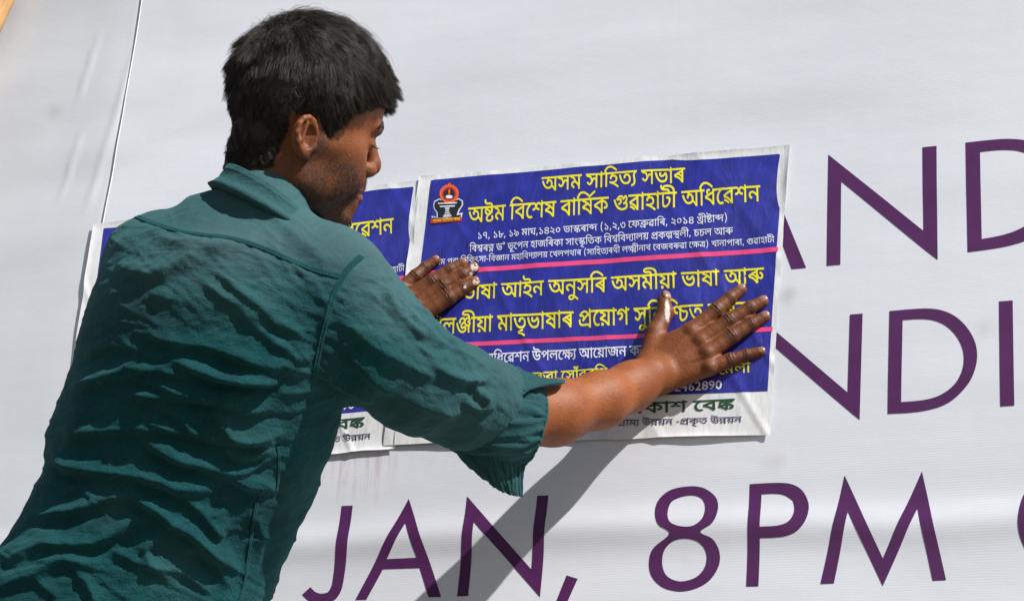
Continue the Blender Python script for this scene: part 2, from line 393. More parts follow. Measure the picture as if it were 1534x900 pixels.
def fill(contours, bold=0, extra=None, eps=.01):
    Pp = []; E = []; Cc = []
    for c in contours:
        q = offset_poly(c, bold) if bold else np.array(c, float)
        if q is None: continue
        k = len(Pp); Pp += [Vector(x) for x in q]; n = len(q); E += [(k+i, k+(i+1) % n) for i in range(n)]; Cc.append(q)
    if not Cc: return [], []
    if extra is not None: Pp += [Vector(x) for x in extra]
    v, e, f, *_ = delaunay_2d_cdt(Pp, E, [], 0, eps)
    V = np.array([tuple(x) for x in v]); F = np.array([tuple(x) for x in f if len(x) == 3]); cen = V[F].mean(1); wn = np.zeros(len(F))
    for q in Cc:
        a = q; b = np.roll(q, -1, 0)
        for i in range(len(a)):
            up = (a[i, 1] <= cen[:, 1]) & (b[i, 1] > cen[:, 1]); dn = (a[i, 1] > cen[:, 1]) & (b[i, 1] <= cen[:, 1])
            cr = (b[i, 0]-a[i, 0])*(cen[:, 1]-a[i, 1])-(cen[:, 0]-a[i, 0])*(b[i, 1]-a[i, 1]); wn += (up & (cr > 0))*1.; wn -= (dn & (cr < 0))*1.
    F = F[np.abs(wn) > .5]
    cr = np.cross(V[F[:, 1]]-V[F[:, 0]], V[F[:, 2]]-V[F[:, 0]]); F[cr < 0] = F[cr < 0][:, ::-1]
    return V.tolist(), F.tolist()
def arc(cx, cy, rx, ry, a0, a1, n=24, rot=0):
    t = np.radians(np.linspace(a0, a1, n)); x = rx*np.cos(t); y = -ry*np.sin(t); r = math.radians(rot)
    return [(cx+a*math.cos(r)-b*math.sin(r), cy+a*math.sin(r)+b*math.cos(r)) for a, b in zip(x, y)]
def on_wall(contours_px, name, mat, parent, off=.0004, hfun=wall_h, grid=.006):
    def soft_curve(c):
        c = [np.array(q, float) for q in c]
        if len(c) > 60: return c
        for _ in range(3):
            o = []; n = len(c)
            for i in range(n):
                a, b, d = c[i-1], c[i], c[(i+1) % n]; u, v = b-a, d-b; lu, lv = np.linalg.norm(u), np.linalg.norm(v)
                k = u @ v/(lu*lv+1e-9)
                if k > .80 and k < .9995: o += [b-u*.25, b+v*.25]
                else: o.append(b)
            c = o
        return c
    def dense(c):
        c = [np.array(q, float) for q in c]; o = []
        for a, b in zip(c, c[1:]+c[:1]):
            n = max(1, int(np.linalg.norm(b-a)/6)); o += [a+(b-a)*k/n for k in range(n)]
        return o
    C = [[tuple(wallxz(x, y)) for x, y in dense(soft_curve(c))] for c in contours_px]; a = np.concatenate([np.array(c) for c in C]); lo, hi = a.min(0), a.max(0)
    ex = [(x, z) for x in np.arange(lo[0]+.003, hi[0], grid) for z in np.arange(lo[1]+.003, hi[1], grid)]
    allp = np.concatenate([np.array(c) for c in C]); ex = [e for e in ex if np.min(np.abs(allp-e).sum(1)) > .0045]
    v, f = fill(C, 0, ex, 1e-6); v = np.array(v); f = np.array(f)
    ar = np.abs(np.cross(v[f[:, 1]]-v[f[:, 0]], v[f[:, 2]]-v[f[:, 0]])); el_ = np.max([np.linalg.norm(v[f[:, i]]-v[f[:, i-1]], axis=1) for i in range(3)], axis=0); f = f[ar/el_ > .00012].tolist()
    used = sorted({i for t in f for i in t}); mp = {u: i for i, u in enumerate(used)}; v = v[used]; f = [tuple(mp[i] for i in t) for t in f]
    y = -hfun(v[:, 0], v[:, 1])-off
    return mesh(name, np.stack([v[:, 0], y, v[:, 1]], 1), f, mat, parent)
LET = []
LET.append([[(1120, 268), (1134, 262), (1186.7, 404.7), (1208.5, 402.6), (1146, 250), (1136, 236), (1058, 414), (1080, 412)]])        # A, mostly under the poster
LET.append([[(1240.8, 231.4), (1260.5, 247.5), (1383.9, 346.9), (1382, 221), (1403.1, 218.9), (1405.2, 390.3), (1388, 377.5), (1260.5, 272.5), (1259.7, 397.8), (1239.2, 399.7)]])
def Dshape(tl, bl, st, mx, th, xr, dy):
    """outline and counter of a D from its stem corners (photograph pixels)"""
    (x0, y0), (x1, y1) = tl, bl; h = y1-y0; cx = x0+(mx-x0); ym = (y0+y1)/2-dy
    o = [(x0, y0), (mx, y0-(mx-x0)*.09)]+arc(mx, (y0+y1)/2-dy, xr-mx, h/2+(dy-(mx-x0)*.02)*.0+2, 88, -88, 22)+[(mx, y1-(mx-x1)*.075), (x1, y1)]
    return o
LET.append([[(1446.6, 214.1), (1485, 210), (1507.9, 208.3), (1530, 209.5), (1550, 214), (1572, 225), (1588, 245), (1594, 280), (1586, 320), (1566, 349), (1530, 365), (1495, 373), (1450, 378.9)],
            [(1468.4, 228.5), (1490, 226), (1507.9, 225.3), (1525, 226.5), (1545, 233), (1562, 247), (1572, 275), (1568, 305), (1552, 330), (1525, 346), (1500, 354), (1471.1, 359.1)][::-1]])
s2 = lambda L: [(1140+x/3.8934, 430+y/3.8934) for x, y in L]
LET.append([s2([(-50, 160), (20, 210), (128, 295), (508, 618), (522, 166), (596, 160), (578, 776), (500, 714), (105, 372), (30, 312), (22, 800), (-52, 806)])])
LET.append([s2([(752, 145), (850, 136), (960, 128), (1040, 134), (1110, 158), (1170, 200), (1222, 262), (1255, 330), (1266, 400), (1258, 470), (1228, 550), (1180, 610), (1120, 665), (1050, 702), (960, 725), (860, 737), (741, 742)]),
            s2([(829, 198), (900, 192), (975, 192), (1040, 207), (1100, 242), (1150, 300), (1180, 365), (1188, 430), (1178, 495), (1145, 560), (1090, 612), (1020, 648), (940, 665), (870, 671), (820, 674)])[::-1]])
LET.append([s2([(1390, 88), (1470, 82), (1480, 695), (1398, 700)])])
s3 = lambda L: [(420+x/3.196, 700+y/3.196) for x, y in L]
LET.append([s3([(295, 184), (348, 182), (324, 390), (300, 555), (285, 600), (262, 630), (225, 648), (170, 650), (130, 635), (103, 606), (143, 570), (165, 595), (195, 603), (225, 596), (243, 572), (252, 530), (270, 390)])])
LET.append([s3([(616, 150), (768, 617), (707, 618), (665, 478), (490, 484), (410, 630), (357, 631)]), s3([(602, 268), (510, 437), (652, 430)])])
LET.append([s3([(895, 138), (1200, 485), (1230, 135), (1284, 133), (1242, 618), (930, 263), (897, 612), (844, 614)])])
LET.append([s3([(1369, 513), (1422, 530), (1352, 690), (1300, 690)])])
s4 = lambda L: [(940+x/2.5825, 680+y/2.5825) for x, y in L]
LET.append([s4(arc(230, 215, 121, 93, 0, 360, 44)[:-1][:0]+spline([(245, 124), (300, 133), (343, 168), (351, 215), (332, 268), (284, 303), (330, 328), (355, 375), (352, 430), (318, 485), (265, 517), (200, 529), (135, 513), (92, 470), (82, 415), (100, 362), (165, 309), (122, 275), (108, 225), (122, 175), (170, 137)], 90, True).tolist()),
            s4(spline([(240, 159), (285, 170), (301, 205), (292, 250), (255, 280), (205, 281), (165, 262), (158, 218), (178, 178)], 40, True)[::-1].tolist()),
            s4(spline([(225, 327), (275, 340), (303, 378), (300, 430), (265, 473), (205, 490), (155, 472), (134, 430), (140, 375), (175, 338)], 44, True)[::-1].tolist())])
LET.append([s4([(474, 116), (540, 112), (600, 110), (645, 117), (680, 140), (702, 185), (703, 225), (688, 270), (655, 304), (610, 320), (560, 324), (513, 325), (506, 509), (459, 510)]),
            s4([(519, 155), (570, 152), (610, 157), (640, 180), (649, 213), (640, 248), (615, 272), (575, 281), (514, 283)])[::-1]])
LET.append([s4([(841, 83), (988, 402), (1140, 68), (1232, 485), (1180, 487), (1123, 212), (987, 508), (854, 224), (798, 498), (746, 500)])])
LET.append([s4(spline([(1620, 100), (1700, 160), (1728, 260), (1700, 370), (1620, 425), (1560, 395), (1522, 330), (1512, 255), (1530, 165), (1570, 115)], 50, True).tolist()),
            s4(spline([(1620, 145), (1670, 190), (1688, 260), (1665, 345), (1615, 382), (1578, 350), (1560, 270), (1572, 185)], 40, True)[::-1].tolist())])
for c in LET: on_wall(c, 'letter', M_purple, board)

# ------------------------------------------------------------------ Bengali lettering outlines
GLYPH_NUMBERS = [
[0],
[2,16,85,861,-8,-50,-78,-80,-146,-46,-113,0,-116,0,-152,46,-80,79,-9,50,139,9,10,-55,96,-63,107,0,100,0,104,61,11,58,12,-179,830,0,-20,-50,-22,-37,0,-44,0,-44,25,1,20,0,16,42,24,45,0,46,0,44,-22],
[3,10,247,314,126,-38,226,-105,186,-120,65,-59,-129,-33,-82,63,-162,101,-194,86,-133,41,16,157,486,0,41,74,61,128,34,81,0,80,0,128,-34,74,-61,1,-41,0,-41,-74,-62,-128,-34,-79,0,-80,0,-128,34,-74,61,12,295,486,0,-34,82,-38,63,0,64,0,80,39,1,33,0,34,-80,37,-63,0,-62,0,-82,-39],
[3,19,1807,622,1,-71,-209,0,1,-551,-153,0,-58,59,-172,89,-97,32,51,66,76,-22,164,-76,45,-39,-2,15,-2,26,-2,28,1,16,1,357,-1461,0,1,71,38,753,91,-136,0,-248,64,-218,153,-91,134,147,24,72,-104,158,-133,196,-62,127,0,110,0,134,35,60,61,1,37,0,58,-126,72,-93,0,-66,0,-68,-29,1,-29,0,-7,8,-24,9,-10,-151,-15,-14,21,-14,35,1,16,0,37,82,50,130,25,73,0,118,0,172,-53,96,-92,1,-61,0,-54,-100,-93,-204,-56,9,689,465,-10,32,-98,49,-93,10,49,45,91,-12,114,-22,100,-56,9,-43],
[4,19,1797,622,1,-71,-199,0,1,-551,-153,0,-58,59,-172,89,-97,32,51,66,76,-22,164,-76,45,-39,-2,15,-2,26,-2,28,1,16,1,357,-1461,0,1,71,38,753,91,-136,0,-248,64,-218,153,-91,134,147,24,72,-104,158,-133,196,-62,127,0,110,0,134,35,60,60,1,38,0,58,-126,72,-93,0,-66,0,-68,-29,1,-29,0,-7,8,-24,9,-10,-151,-15,-14,21,-14,35,1,16,0,37,82,50,130,25,73,0,118,0,172,-53,96,-92,1,-61,0,-54,-100,-93,-204,-56,9,689,465,-10,32,-98,49,-93,10,49,45,91,-12,114,-22,100,-56,9,-43,21,2337,622,1,-71,-209,0,1,-551,-153,0,1,479,-34,39,-86,33,-57,0,-19,0,1,71,21,0,56,0,98,-31,33,-32,-2,5,-6,36,1,13,1,75,107,0,47,-66],
[4,31,717,622,-2,41,-74,36,-83,0,-143,0,-132,0,-142,18,-49,19,-54,20,-54,63,1,40,0,13,6,26,5,14,149,-5,-4,-12,-4,-18,1,-8,0,-22,18,-34,21,-11,28,-16,106,-15,99,0,115,0,106,0,124,-16,45,-21,34,-16,36,-55,3,-41,44,485,500,158,0,194,-53,92,-81,1,-41,0,-82,-230,-96,-225,-6,21,11,90,-13,200,-48,204,-63,95,-38,-91,-53,-124,46,-206,67,-200,50,-224,38,-141,16,31,69,70,-10,130,-9,93,0,142,0,154,34,60,54,1,28,0,53,-156,57,-119,0,-72,0,-88,-14,-38,-27,1,-19,0,-8,8,-17,5,-7,-145,-15,-10,15,-12,33,1,13,0,37,88,52,154,27,9,351,465,-10,32,-100,49,-93,10,49,45,93,-12,112,-22,102,-56,9,-43,4,1081,622,1,-71,-1099,0,1,71],
[2,31,1017,622,-2,41,-74,36,-83,0,-279,0,-130,0,-142,18,-49,19,-54,20,-54,63,1,40,0,13,6,26,5,14,149,-5,-4,-12,-4,-18,1,-8,0,-22,18,-34,21,-11,28,-16,104,-15,101,0,249,0,106,0,124,-16,45,-21,34,-16,36,-55,3,-41,49,1445,622,1,-71,-731,0,1,-179,0,-29,36,-27,39,0,38,0,82,24,96,52,57,41,121,9,64,-47,70,-100,1,-50,0,-63,-110,-100,-214,-58,-153,0,-132,0,-228,46,-192,103,-160,169,-63,123,153,20,72,-139,174,-169,224,-77,147,0,160,0,174,80,1,63,0,45,-50,64,-39,21,93,19,-60,-51,-126,-66,-126,-33,-61,0,-46,0,-80,13,-27,13,-32,14,-44,51,1,60,1,158,-577,0,1,71],
[3,19,1635,622,1,-71,-649,0,1,-62,1,-16,1,-473,-153,0,-58,59,-208,104,-266,71,-145,9,-77,96,194,56,388,88,219,34,-43,-42,1,76,-849,0,1,71,14,831,467,43,-29,-102,-14,-218,-46,-206,-50,-85,-24,112,-11,238,-62,198,-89,49,-52,-15,-2,-4,23,-6,46,1,32,22,1523,288,0,-33,-52,-59,-120,-38,-99,0,-32,0,-58,2,-27,3,13,72,12,-1,34,-1,23,0,96,0,58,37,1,26,0,53,-206,75,-201,14,7,75,154,-8,252,-61,152,-95],
[3,22,1413,622,1,-71,-209,0,1,-551,-153,0,-56,41,-144,76,-176,64,-212,46,-127,11,-47,93,97,-35,186,-16,258,-65,174,-80,55,-38,-2,23,-2,46,1,27,1,495,107,0,47,-66,17,901,470,0,-58,-126,-81,-218,-47,-137,-8,-93,9,-39,46,162,6,206,35,98,57,1,37,0,31,-56,50,-61,24,111,54,68,-31,90,-79,23,365,430,-122,0,-144,63,1,55,0,23,26,42,19,15,153,-21,-14,-10,-20,-29,1,-16,0,-26,58,-25,47,0,40,0,88,16,94,48,47,47,111,13,5,-50,-40,-44,-112,-65,-142,-36],
[1,52,969,0,1,425,43,-63,-70,50,-122,73,-112,48,-116,23,-63,0,-106,0,-130,-55,-49,-36,-27,-8,28,13,116,17,77,0,92,0,114,-36,54,-55,1,-27,0,-59,-160,-93,-167,-45,-101,73,110,23,160,57,1,40,0,22,-68,30,-63,0,-52,0,-90,-12,-51,-13,-161,66,62,52,140,77,166,42,99,0,100,0,166,-35,158,-70,81,-52,-35,11,-4,14,-6,58,1,30,1,103,107,0,47,-66,213,0,1,-71,-209,0,1,-551],
[1,50,1283,622,1,-71,-209,0,1,-551,-153,0,-62,43,-204,78,-264,53,-151,5,-69,87,44,17,88,31,92,29,49,15,115,-8,-26,-4,-40,-3,-17,0,-114,0,-160,30,-82,57,1,39,0,45,116,66,115,36,139,-35,-110,-22,-96,-56,1,-31,0,-37,104,-31,71,0,44,0,106,15,65,22,87,-60,-72,-21,-156,-52,-148,-51,-57,-23,-25,17,230,-17,294,-83,111,-59,-2,17,-2,37,1,19,1,386,-937,0,1,71],
[1,57,1155,622,1,-71,-809,0,1,-30,-7,-63,4,-13,4,-46,1,-21,1,-173,0,-44,20,-36,15,-8,36,-21,75,0,80,0,136,38,55,28,56,30,62,67,1,37,0,33,-74,20,-65,0,-9,0,-92,0,-112,15,-51,13,-46,13,-78,35,-23,22,21,87,42,-36,92,-49,138,-26,109,0,33,0,76,0,82,-10,33,-10,46,-14,44,-49,1,-34,0,-61,-116,-112,-87,-38,-76,-33,-172,-38,-105,0,-74,0,-104,22,-33,17,-32,19,-42,54,1,55,1,360,-209,0,1,71],
[2,57,803,63,-118,0,-216,42,-190,93,-158,155,-61,112,153,20,68,-123,168,-153,220,-70,143,0,148,0,152,64,1,65,0,31,-32,44,-15,15,121,0,-56,-29,-122,-46,-138,-26,-81,0,-78,0,-120,30,-68,57,1,40,0,44,124,91,149,34,-40,-1,-102,-1,-49,0,-615,0,1,71,1875,0,1,-71,-625,0,-48,0,-76,2,-33,1,-168,-38,-172,-62,-60,-51,1,-23,0,-28,64,-24,41,0,76,0,120,35,77,33,173,-31,18,-20,24,-59,1,-32,0,-50,-90,-87,-202,-54,26,1603,205,0,-49,32,-90,39,-56,-149,-17,-36,58,-40,111,1,60,0,53,38,84,27,29,-152,1,-214,37,-144,69,-49,48,153,16,32,-29,98,-45,156,-26,115,0,28,0,52,2,31,1,79,-70,-48,-45,-40,-86],
[1,49,1445,622,1,-71,-731,0,1,-179,0,-29,36,-27,39,0,38,0,82,24,96,52,57,41,121,9,64,-47,70,-100,1,-50,0,-63,-110,-100,-214,-58,-153,0,-132,0,-228,46,-192,103,-160,169,-63,123,153,20,72,-139,174,-169,224,-77,147,0,160,0,174,80,1,63,0,45,-50,64,-39,21,93,19,-60,-51,-126,-66,-126,-33,-61,0,-46,0,-80,13,-27,13,-32,14,-44,51,1,60,1,158,-577,0,1,71],
[1,39,1261,622,1,-71,-209,0,1,-551,-153,0,1,425,41,-62,-92,67,-164,85,-156,41,-79,0,-62,0,-90,-24,-48,-41,1,-28,0,-32,62,-44,134,-26,111,-6,-11,-83,-132,6,-206,45,-120,81,1,58,0,54,96,75,156,38,91,0,104,0,170,-36,160,-69,85,-51,-31,4,-6,17,-6,57,1,25,1,112,107,0,47,-66],
[2,40,815,50,-164,0,-284,81,-226,182,-81,153,153,20,70,-124,166,-160,218,-76,147,0,94,0,128,23,78,42,36,55,1,32,0,42,-64,69,-116,40,-77,0,-80,0,-70,-34,1,-28,0,-10,8,-22,11,-14,-153,-15,-12,19,-14,36,1,19,0,39,78,53,138,28,89,0,124,0,188,-57,108,-102,1,-67,0,-63,-106,-101,-216,-60,4,1435,622,1,-71,-1453,0,1,71],
[2,21,1311,622,1,-71,-209,0,1,-551,-153,0,-76,55,-208,97,-266,71,-165,15,-45,93,105,-35,168,-16,254,-63,184,-79,57,-41,-2,23,-2,46,1,27,1,495,107,0,47,-66,31,423,625,126,0,168,-43,84,-73,1,-45,0,-78,-258,-98,-225,-13,-95,10,-35,46,168,6,200,37,86,57,1,35,0,43,-112,46,-107,0,-100,0,-86,-39,1,-22,0,-14,30,-24,39,-10,-87,-62,-38,13,-62,31,-36,42,1,27,0,35,80,58,156,35],
[1,34,1227,622,1,-71,-907,0,1,-298,-27,20,80,45,204,78,240,65,137,25,131,-64,-38,-35,-46,-66,-22,-72,1,-44,0,-49,32,-90,39,-56,-149,-17,-36,58,-40,111,1,60,0,41,24,72,42,57,23,18,25,-5,-114,-23,-216,-66,-208,-86,-109,-55,-117,40,1,336,-183,0,1,71],
[3,15,1213,622,1,-71,-209,0,1,-551,-153,0,-60,60,-210,101,-272,70,-153,12,-77,96,192,58,410,94,219,33,-45,-42,1,140,13,849,474,43,-28,-152,-25,-336,-73,-141,-44,108,-12,244,-58,208,-88,57,-58,-17,0,-4,23,-6,46,1,32,22,481,629,24,0,56,-3,27,-2,-11,-72,-12,1,-34,1,-25,0,-60,0,-66,-25,1,-20,0,-26,92,-37,119,-23,-119,-45,-76,19,-112,43,-60,52,1,32,0,27,56,48,116,30],
[1,36,1229,622,1,-71,-209,0,1,-551,-153,0,1,243,33,-56,-66,46,-156,74,-164,44,-77,0,-74,0,-102,-39,1,-38,0,-30,84,-43,89,-17,-75,-71,-122,25,-138,85,1,54,0,49,94,65,146,32,77,0,104,0,172,-36,150,-62,69,-41,-27,-4,-6,23,-4,45,1,23,1,180,-883,0,1,71],
[1,63,1453,622,1,-71,-209,0,1,-551,-153,0,1,396,45,-64,-82,60,-136,85,-122,54,-124,25,-71,0,-80,0,-130,-30,-108,-50,-45,-29,-15,-2,32,10,62,10,39,0,116,0,108,-63,1,-46,0,-11,-4,-20,-3,-5,-33,6,24,13,44,24,50,24,27,13,249,116,99,-53,-567,-268,-117,55,165,78,-71,-43,-59,-23,30,17,42,39,1,25,0,25,-60,30,-57,0,-32,0,-60,-8,-31,-10,-151,72,80,53,168,79,184,45,107,0,112,0,180,-42,168,-83,93,-63,-35,5,-6,24,-4,56,1,32,1,130,107,0,47,-66],
[1,65,1697,622,1,-71,-1435,0,-31,9,84,-10,170,-44,146,-51,45,-23,11,-56,-72,-16,-158,-38,-146,-38,-55,-19,-21,17,156,-16,236,-50,188,-70,87,-47,-2,17,-2,36,1,19,1,339,27,0,110,0,206,-18,178,-42,69,-36,48,-25,58,-63,1,-38,0,-33,-54,-59,-120,-38,-99,0,-30,0,-58,2,-27,3,11,71,12,-1,36,-1,21,0,98,0,58,38,1,26,0,51,-206,78,-177,9,1,-434,-153,0,-82,56,-198,84,-262,57,-179,15,-71,91,62,21,136,38,142,36,69,16,-76,29,-198,45,-133,14,63,68,5,-19,-181,0,1,71],
[2,17,1213,622,1,-71,-209,0,1,-551,-153,0,-60,60,-210,101,-272,70,-153,12,-77,96,192,58,410,94,219,33,-45,-42,1,69,-867,0,1,71,13,849,474,43,-28,-152,-25,-336,-73,-141,-44,108,-12,244,-58,208,-88,57,-58,-17,0,-4,23,-6,46,1,32],
[3,26,845,43,-130,0,-228,42,-198,98,-164,162,-65,120,153,20,72,-132,182,-161,230,-73,147,0,106,0,150,38,80,67,1,43,0,30,-24,48,-42,39,-25,14,97,78,76,-55,72,-104,1,-51,0,-63,-112,-101,-214,-59,23,769,284,-126,0,-144,63,1,55,0,23,28,45,17,16,161,-24,-14,-10,-24,-30,1,-16,0,-27,60,-24,49,0,42,0,84,16,98,47,59,48,127,10,-15,-54,-54,-45,-118,-61,-138,-32,4,1463,622,1,-71,-1481,0,1,71],
[2,37,1265,622,1,-71,-209,0,1,-551,-153,0,1,135,37,-53,-70,53,-142,90,-158,56,-93,0,-74,0,-102,-38,1,-38,0,-33,96,-45,95,-16,-49,-77,-108,19,-134,54,-62,65,1,36,0,48,94,64,146,33,75,0,120,0,182,-44,138,-74,57,-46,-33,-3,-4,23,-4,47,1,25,1,270,-919,0,1,71,15,599,323,0,-6,-2,-12,-1,-6,-151,23,-4,58,-72,70,-156,37,-133,7,27,72,93,-13,96,-4,150,-31,104,-56,54,-83],
[1,55,1483,622,1,-71,-209,0,1,-551,-153,0,1,335,13,-26,-44,32,-98,38,-57,0,-30,0,-62,-11,-42,-30,1,-31,0,-11,2,-17,3,-8,-129,-5,-8,41,-72,57,-104,30,-59,0,-54,0,-76,-21,-40,-35,1,-22,0,-40,118,-56,109,-19,-53,-74,-96,15,-152,52,-88,76,1,50,0,45,88,65,148,36,89,0,106,0,152,-39,65,-43,-29,-1,20,33,114,35,63,0,72,0,104,-28,63,-26,-17,-15,-2,21,-4,42,1,22,1,84,-1137,0,1,71],
[3,13,1375,622,1,-71,-209,0,1,-551,-153,0,1,512,11,20,-6,17,-4,36,1,22,1,81,107,0,49,-66,23,723,629,78,0,132,-30,104,-54,33,-36,-7,-105,-62,72,-168,80,-103,0,-78,0,-96,-43,1,-42,0,-40,130,-51,145,-3,-13,-77,-132,4,-170,46,-80,75,1,49,0,53,84,69,134,33,23,155,629,84,0,150,-34,96,-74,1,-60,0,-41,-80,-74,-166,-46,-129,0,-11,77,102,1,116,27,48,42,1,21,0,41,-104,47,-105,0,-36,0,-70,-5,-47,-6,-15,75,50,5,78,4],
[2,33,1287,622,1,-71,-209,0,1,-551,-153,0,-98,58,-208,85,-264,56,-183,13,-71,91,100,32,236,63,129,27,119,7,5,-56,-100,-22,-216,-53,-81,-26,146,-14,230,-51,186,-70,81,-41,0,17,-4,36,1,19,1,141,9,22,-2,24,-6,51,1,25,1,117,-941,0,1,71,12,155,569,83,-14,124,-17,254,-61,232,-79,91,-43,-1,-91,-76,42,-198,76,-224,63,-232,46,-107,11],
[2,44,1385,622,1,-71,-209,0,1,-551,-153,0,1,353,47,-63,-62,41,-90,44,-41,0,-28,0,-48,-16,-60,-45,-49,-46,-54,-49,-88,-63,-98,-29,-69,0,-54,0,-98,22,-98,51,-55,44,123,37,54,-48,72,-30,43,0,34,0,62,21,74,52,49,45,47,33,52,54,96,41,59,0,66,0,106,-37,71,-38,-39,-1,-8,23,-4,41,1,21,1,93,-1039,0,1,71,14,543,271,-20,68,-42,80,-51,22,-50,23,-172,23,-129,8,31,76,109,-20,114,-9,152,-28,94,-45,48,-66,9,-47],
[3,44,485,500,158,0,194,-53,92,-81,1,-41,0,-82,-230,-96,-225,-6,21,11,90,-13,200,-48,204,-63,95,-38,-91,-53,-124,46,-206,67,-200,50,-224,38,-141,16,31,69,70,-10,130,-9,93,0,142,0,154,34,60,54,1,28,0,53,-156,57,-119,0,-72,0,-88,-14,-38,-27,1,-19,0,-8,8,-17,5,-7,-145,-15,-10,15,-12,33,1,13,0,37,88,52,154,27,9,351,465,-10,32,-100,49,-93,10,49,45,93,-12,112,-22,102,-56,9,-43,4,1081,622,1,-71,-1099,0,1,71],
[1,21,553,622,1,-71,-209,0,1,-551,-153,0,1,469,-24,34,-94,48,-73,0,-15,0,1,71,31,0,48,0,104,-31,33,-32,-2,5,-4,36,1,13,1,75,109,0,45,-66],
[1,33,553,622,1,-71,-209,0,1,-551,-153,0,1,551,-207,0,1,71,185,0,-32,19,-66,42,-25,21,68,59,156,97,212,57,151,0,106,0,194,-26,188,-49,192,-69,105,-42,-83,-54,-138,56,-222,74,-202,37,-113,0,-110,0,-162,-38,-118,-68,-47,-45,16,-15,56,-36,37,-20],
[1,48,553,551,-209,0,1,-551,-153,0,1,551,-207,0,1,71,209,0,-8,65,-118,88,-190,51,-242,22,-133,0,-118,0,-170,-13,-92,-24,1,-19,0,-19,96,-10,59,0,193,0,106,0,124,-18,39,-20,38,-19,32,-52,1,-39,-133,0,-2,24,-20,31,-21,8,-20,8,-58,6,-51,0,-197,0,-82,0,-124,11,-39,10,-50,14,-40,40,1,22,0,58,260,70,267,0,406,0,438,-143,21,-152,205,0],
[1,35,-571,-266,-54,0,-128,23,-90,50,1,42,0,51,156,61,141,0,124,0,230,-45,238,-80,135,-53,-89,-54,-134,56,-220,74,-196,38,-95,0,-72,0,-72,-28,1,-22,0,-28,78,-23,53,0,74,0,90,31,48,46,16,49,1,19,1,67,155,0,1,-53,0,-28,-26,-75,-78,-71,-152,-47],
[1,20,-709,-80,78,19,164,36,172,35,87,15,53,-66,-70,-11,-144,-24,-130,-25,-51,-13,-25,12,154,-7,236,-34,184,-46,77,-25,-71,-57,-104,33,-200,45,-214,27,-121,6],
[1,33,713,622,1,-71,-39,0,-62,-7,-144,-47,-128,-75,-82,-100,1,-60,0,-72,86,-85,128,-36,65,0,50,0,68,10,45,13,71,-61,-52,-20,-124,-16,-61,0,-126,0,-194,66,-110,119,1,80,0,82,124,133,210,92,129,21,-127,-33,-36,-2,-84,-2,-51,0,-279,0,1,71],
[1,48,557,629,122,0,154,-40,72,-64,1,-38,0,-67,-160,-74,-153,0,-80,0,-164,23,-67,18,53,67,62,-16,124,-19,63,0,56,0,76,15,38,29,1,22,0,32,-96,41,-93,0,-96,0,-136,-36,-74,-60,1,-38,0,-41,70,-63,178,-59,163,-36,128,-28,162,-48,96,-49,46,-57,11,-38,-143,-15,-12,29,-38,41,-76,36,-140,39,-115,25,-166,37,-212,75,-100,93,1,61,0,55,110,92,204,56],
[3,21,1273,622,1,-71,-209,0,1,-551,-153,0,-84,56,-204,85,-268,58,-183,13,-71,91,62,21,136,38,142,36,69,16,-76,29,-198,45,-133,14,63,68,5,-19,-181,0,1,71,21,909,551,-637,0,-41,9,84,-10,170,-44,146,-51,45,-23,11,-56,-72,-16,-158,-38,-146,-38,-55,-19,-23,15,172,-12,258,-56,200,-80,85,-49,-25,-4,-2,21,-4,49,1,22,12,361,-6,-50,0,-70,32,1,26,0,26,70,34,51,0,50,0,70,-34,1,-26,0,-26,-70,-32],
[2,16,581,91,-126,0,-198,48,-112,99,1,75,0,59,96,105,202,67,159,0,162,0,192,-62,86,-101,1,-61,0,-59,-98,-105,-202,-65,16,603,473,-84,0,-134,-38,-78,-73,1,-51,0,-41,54,-68,122,-40,101,0,90,0,134,41,72,73,1,48,0,46,-62,67,-122,36],
[1,44,575,0,-170,0,-158,73,1,49,0,39,100,66,123,17,59,-77,-62,-7,-54,-22,1,-18,0,-20,82,-25,81,0,124,0,136,60,1,46,0,30,-48,47,-112,52,-97,34,-124,44,-142,60,-58,51,1,30,0,23,54,55,51,24,133,-35,-28,-15,-36,-30,1,-15,0,-13,16,-24,52,-28,102,-39,85,-29,116,-39,136,-66,58,-69,1,-47,0,-56,-106,-82,-186,-44],
[1,46,255,539,0,22,42,44,45,26,127,-35,-24,-13,-20,-23,1,-11,0,-14,32,-18,90,-13,89,-9,208,-19,160,-79,1,-62,0,-66,-222,-94,-199,-7,-20,0,-40,4,-19,3,81,9,88,-15,180,-47,176,-59,85,-35,-91,-54,-118,49,-202,67,-198,45,-224,34,-141,16,31,71,70,-10,144,-13,109,0,202,0,158,54,1,45,0,25,-46,35,-112,25,-103,10,-116,12,-144,30,-66,42],
[1,40,1107,295,0,-72,-82,-116,-182,-68,-147,0,-108,0,-188,37,-158,97,-132,177,-49,140,153,20,60,-150,132,-172,170,-73,113,0,102,0,116,48,48,81,1,51,0,61,-68,96,-116,56,-71,0,-52,0,-58,-26,1,-24,0,-16,18,-32,21,-20,-159,-21,-24,25,-24,51,1,22,0,42,82,49,122,21,57,0,140,0,192,-77,100,-129],
[3,30,593,0,-230,0,-238,94,1,76,0,56,160,81,175,30,1,-25,-106,24,-138,43,-66,54,1,38,0,40,102,69,192,42,139,0,170,0,200,-43,88,-67,1,-36,0,-42,-80,-57,-136,-40,-85,-16,-5,20,156,-27,174,-75,1,-68,0,-85,-242,-86,13,593,71,160,0,148,56,1,46,0,32,-90,47,-142,32,-75,8,-152,-19,-154,-60,1,-44,0,-41,154,-57,14,595,363,70,9,128,30,84,43,1,26,0,36,-148,44,-145,0,-70,0,-126,-18,-78,-35,1,-27,0,-37,134,-51],
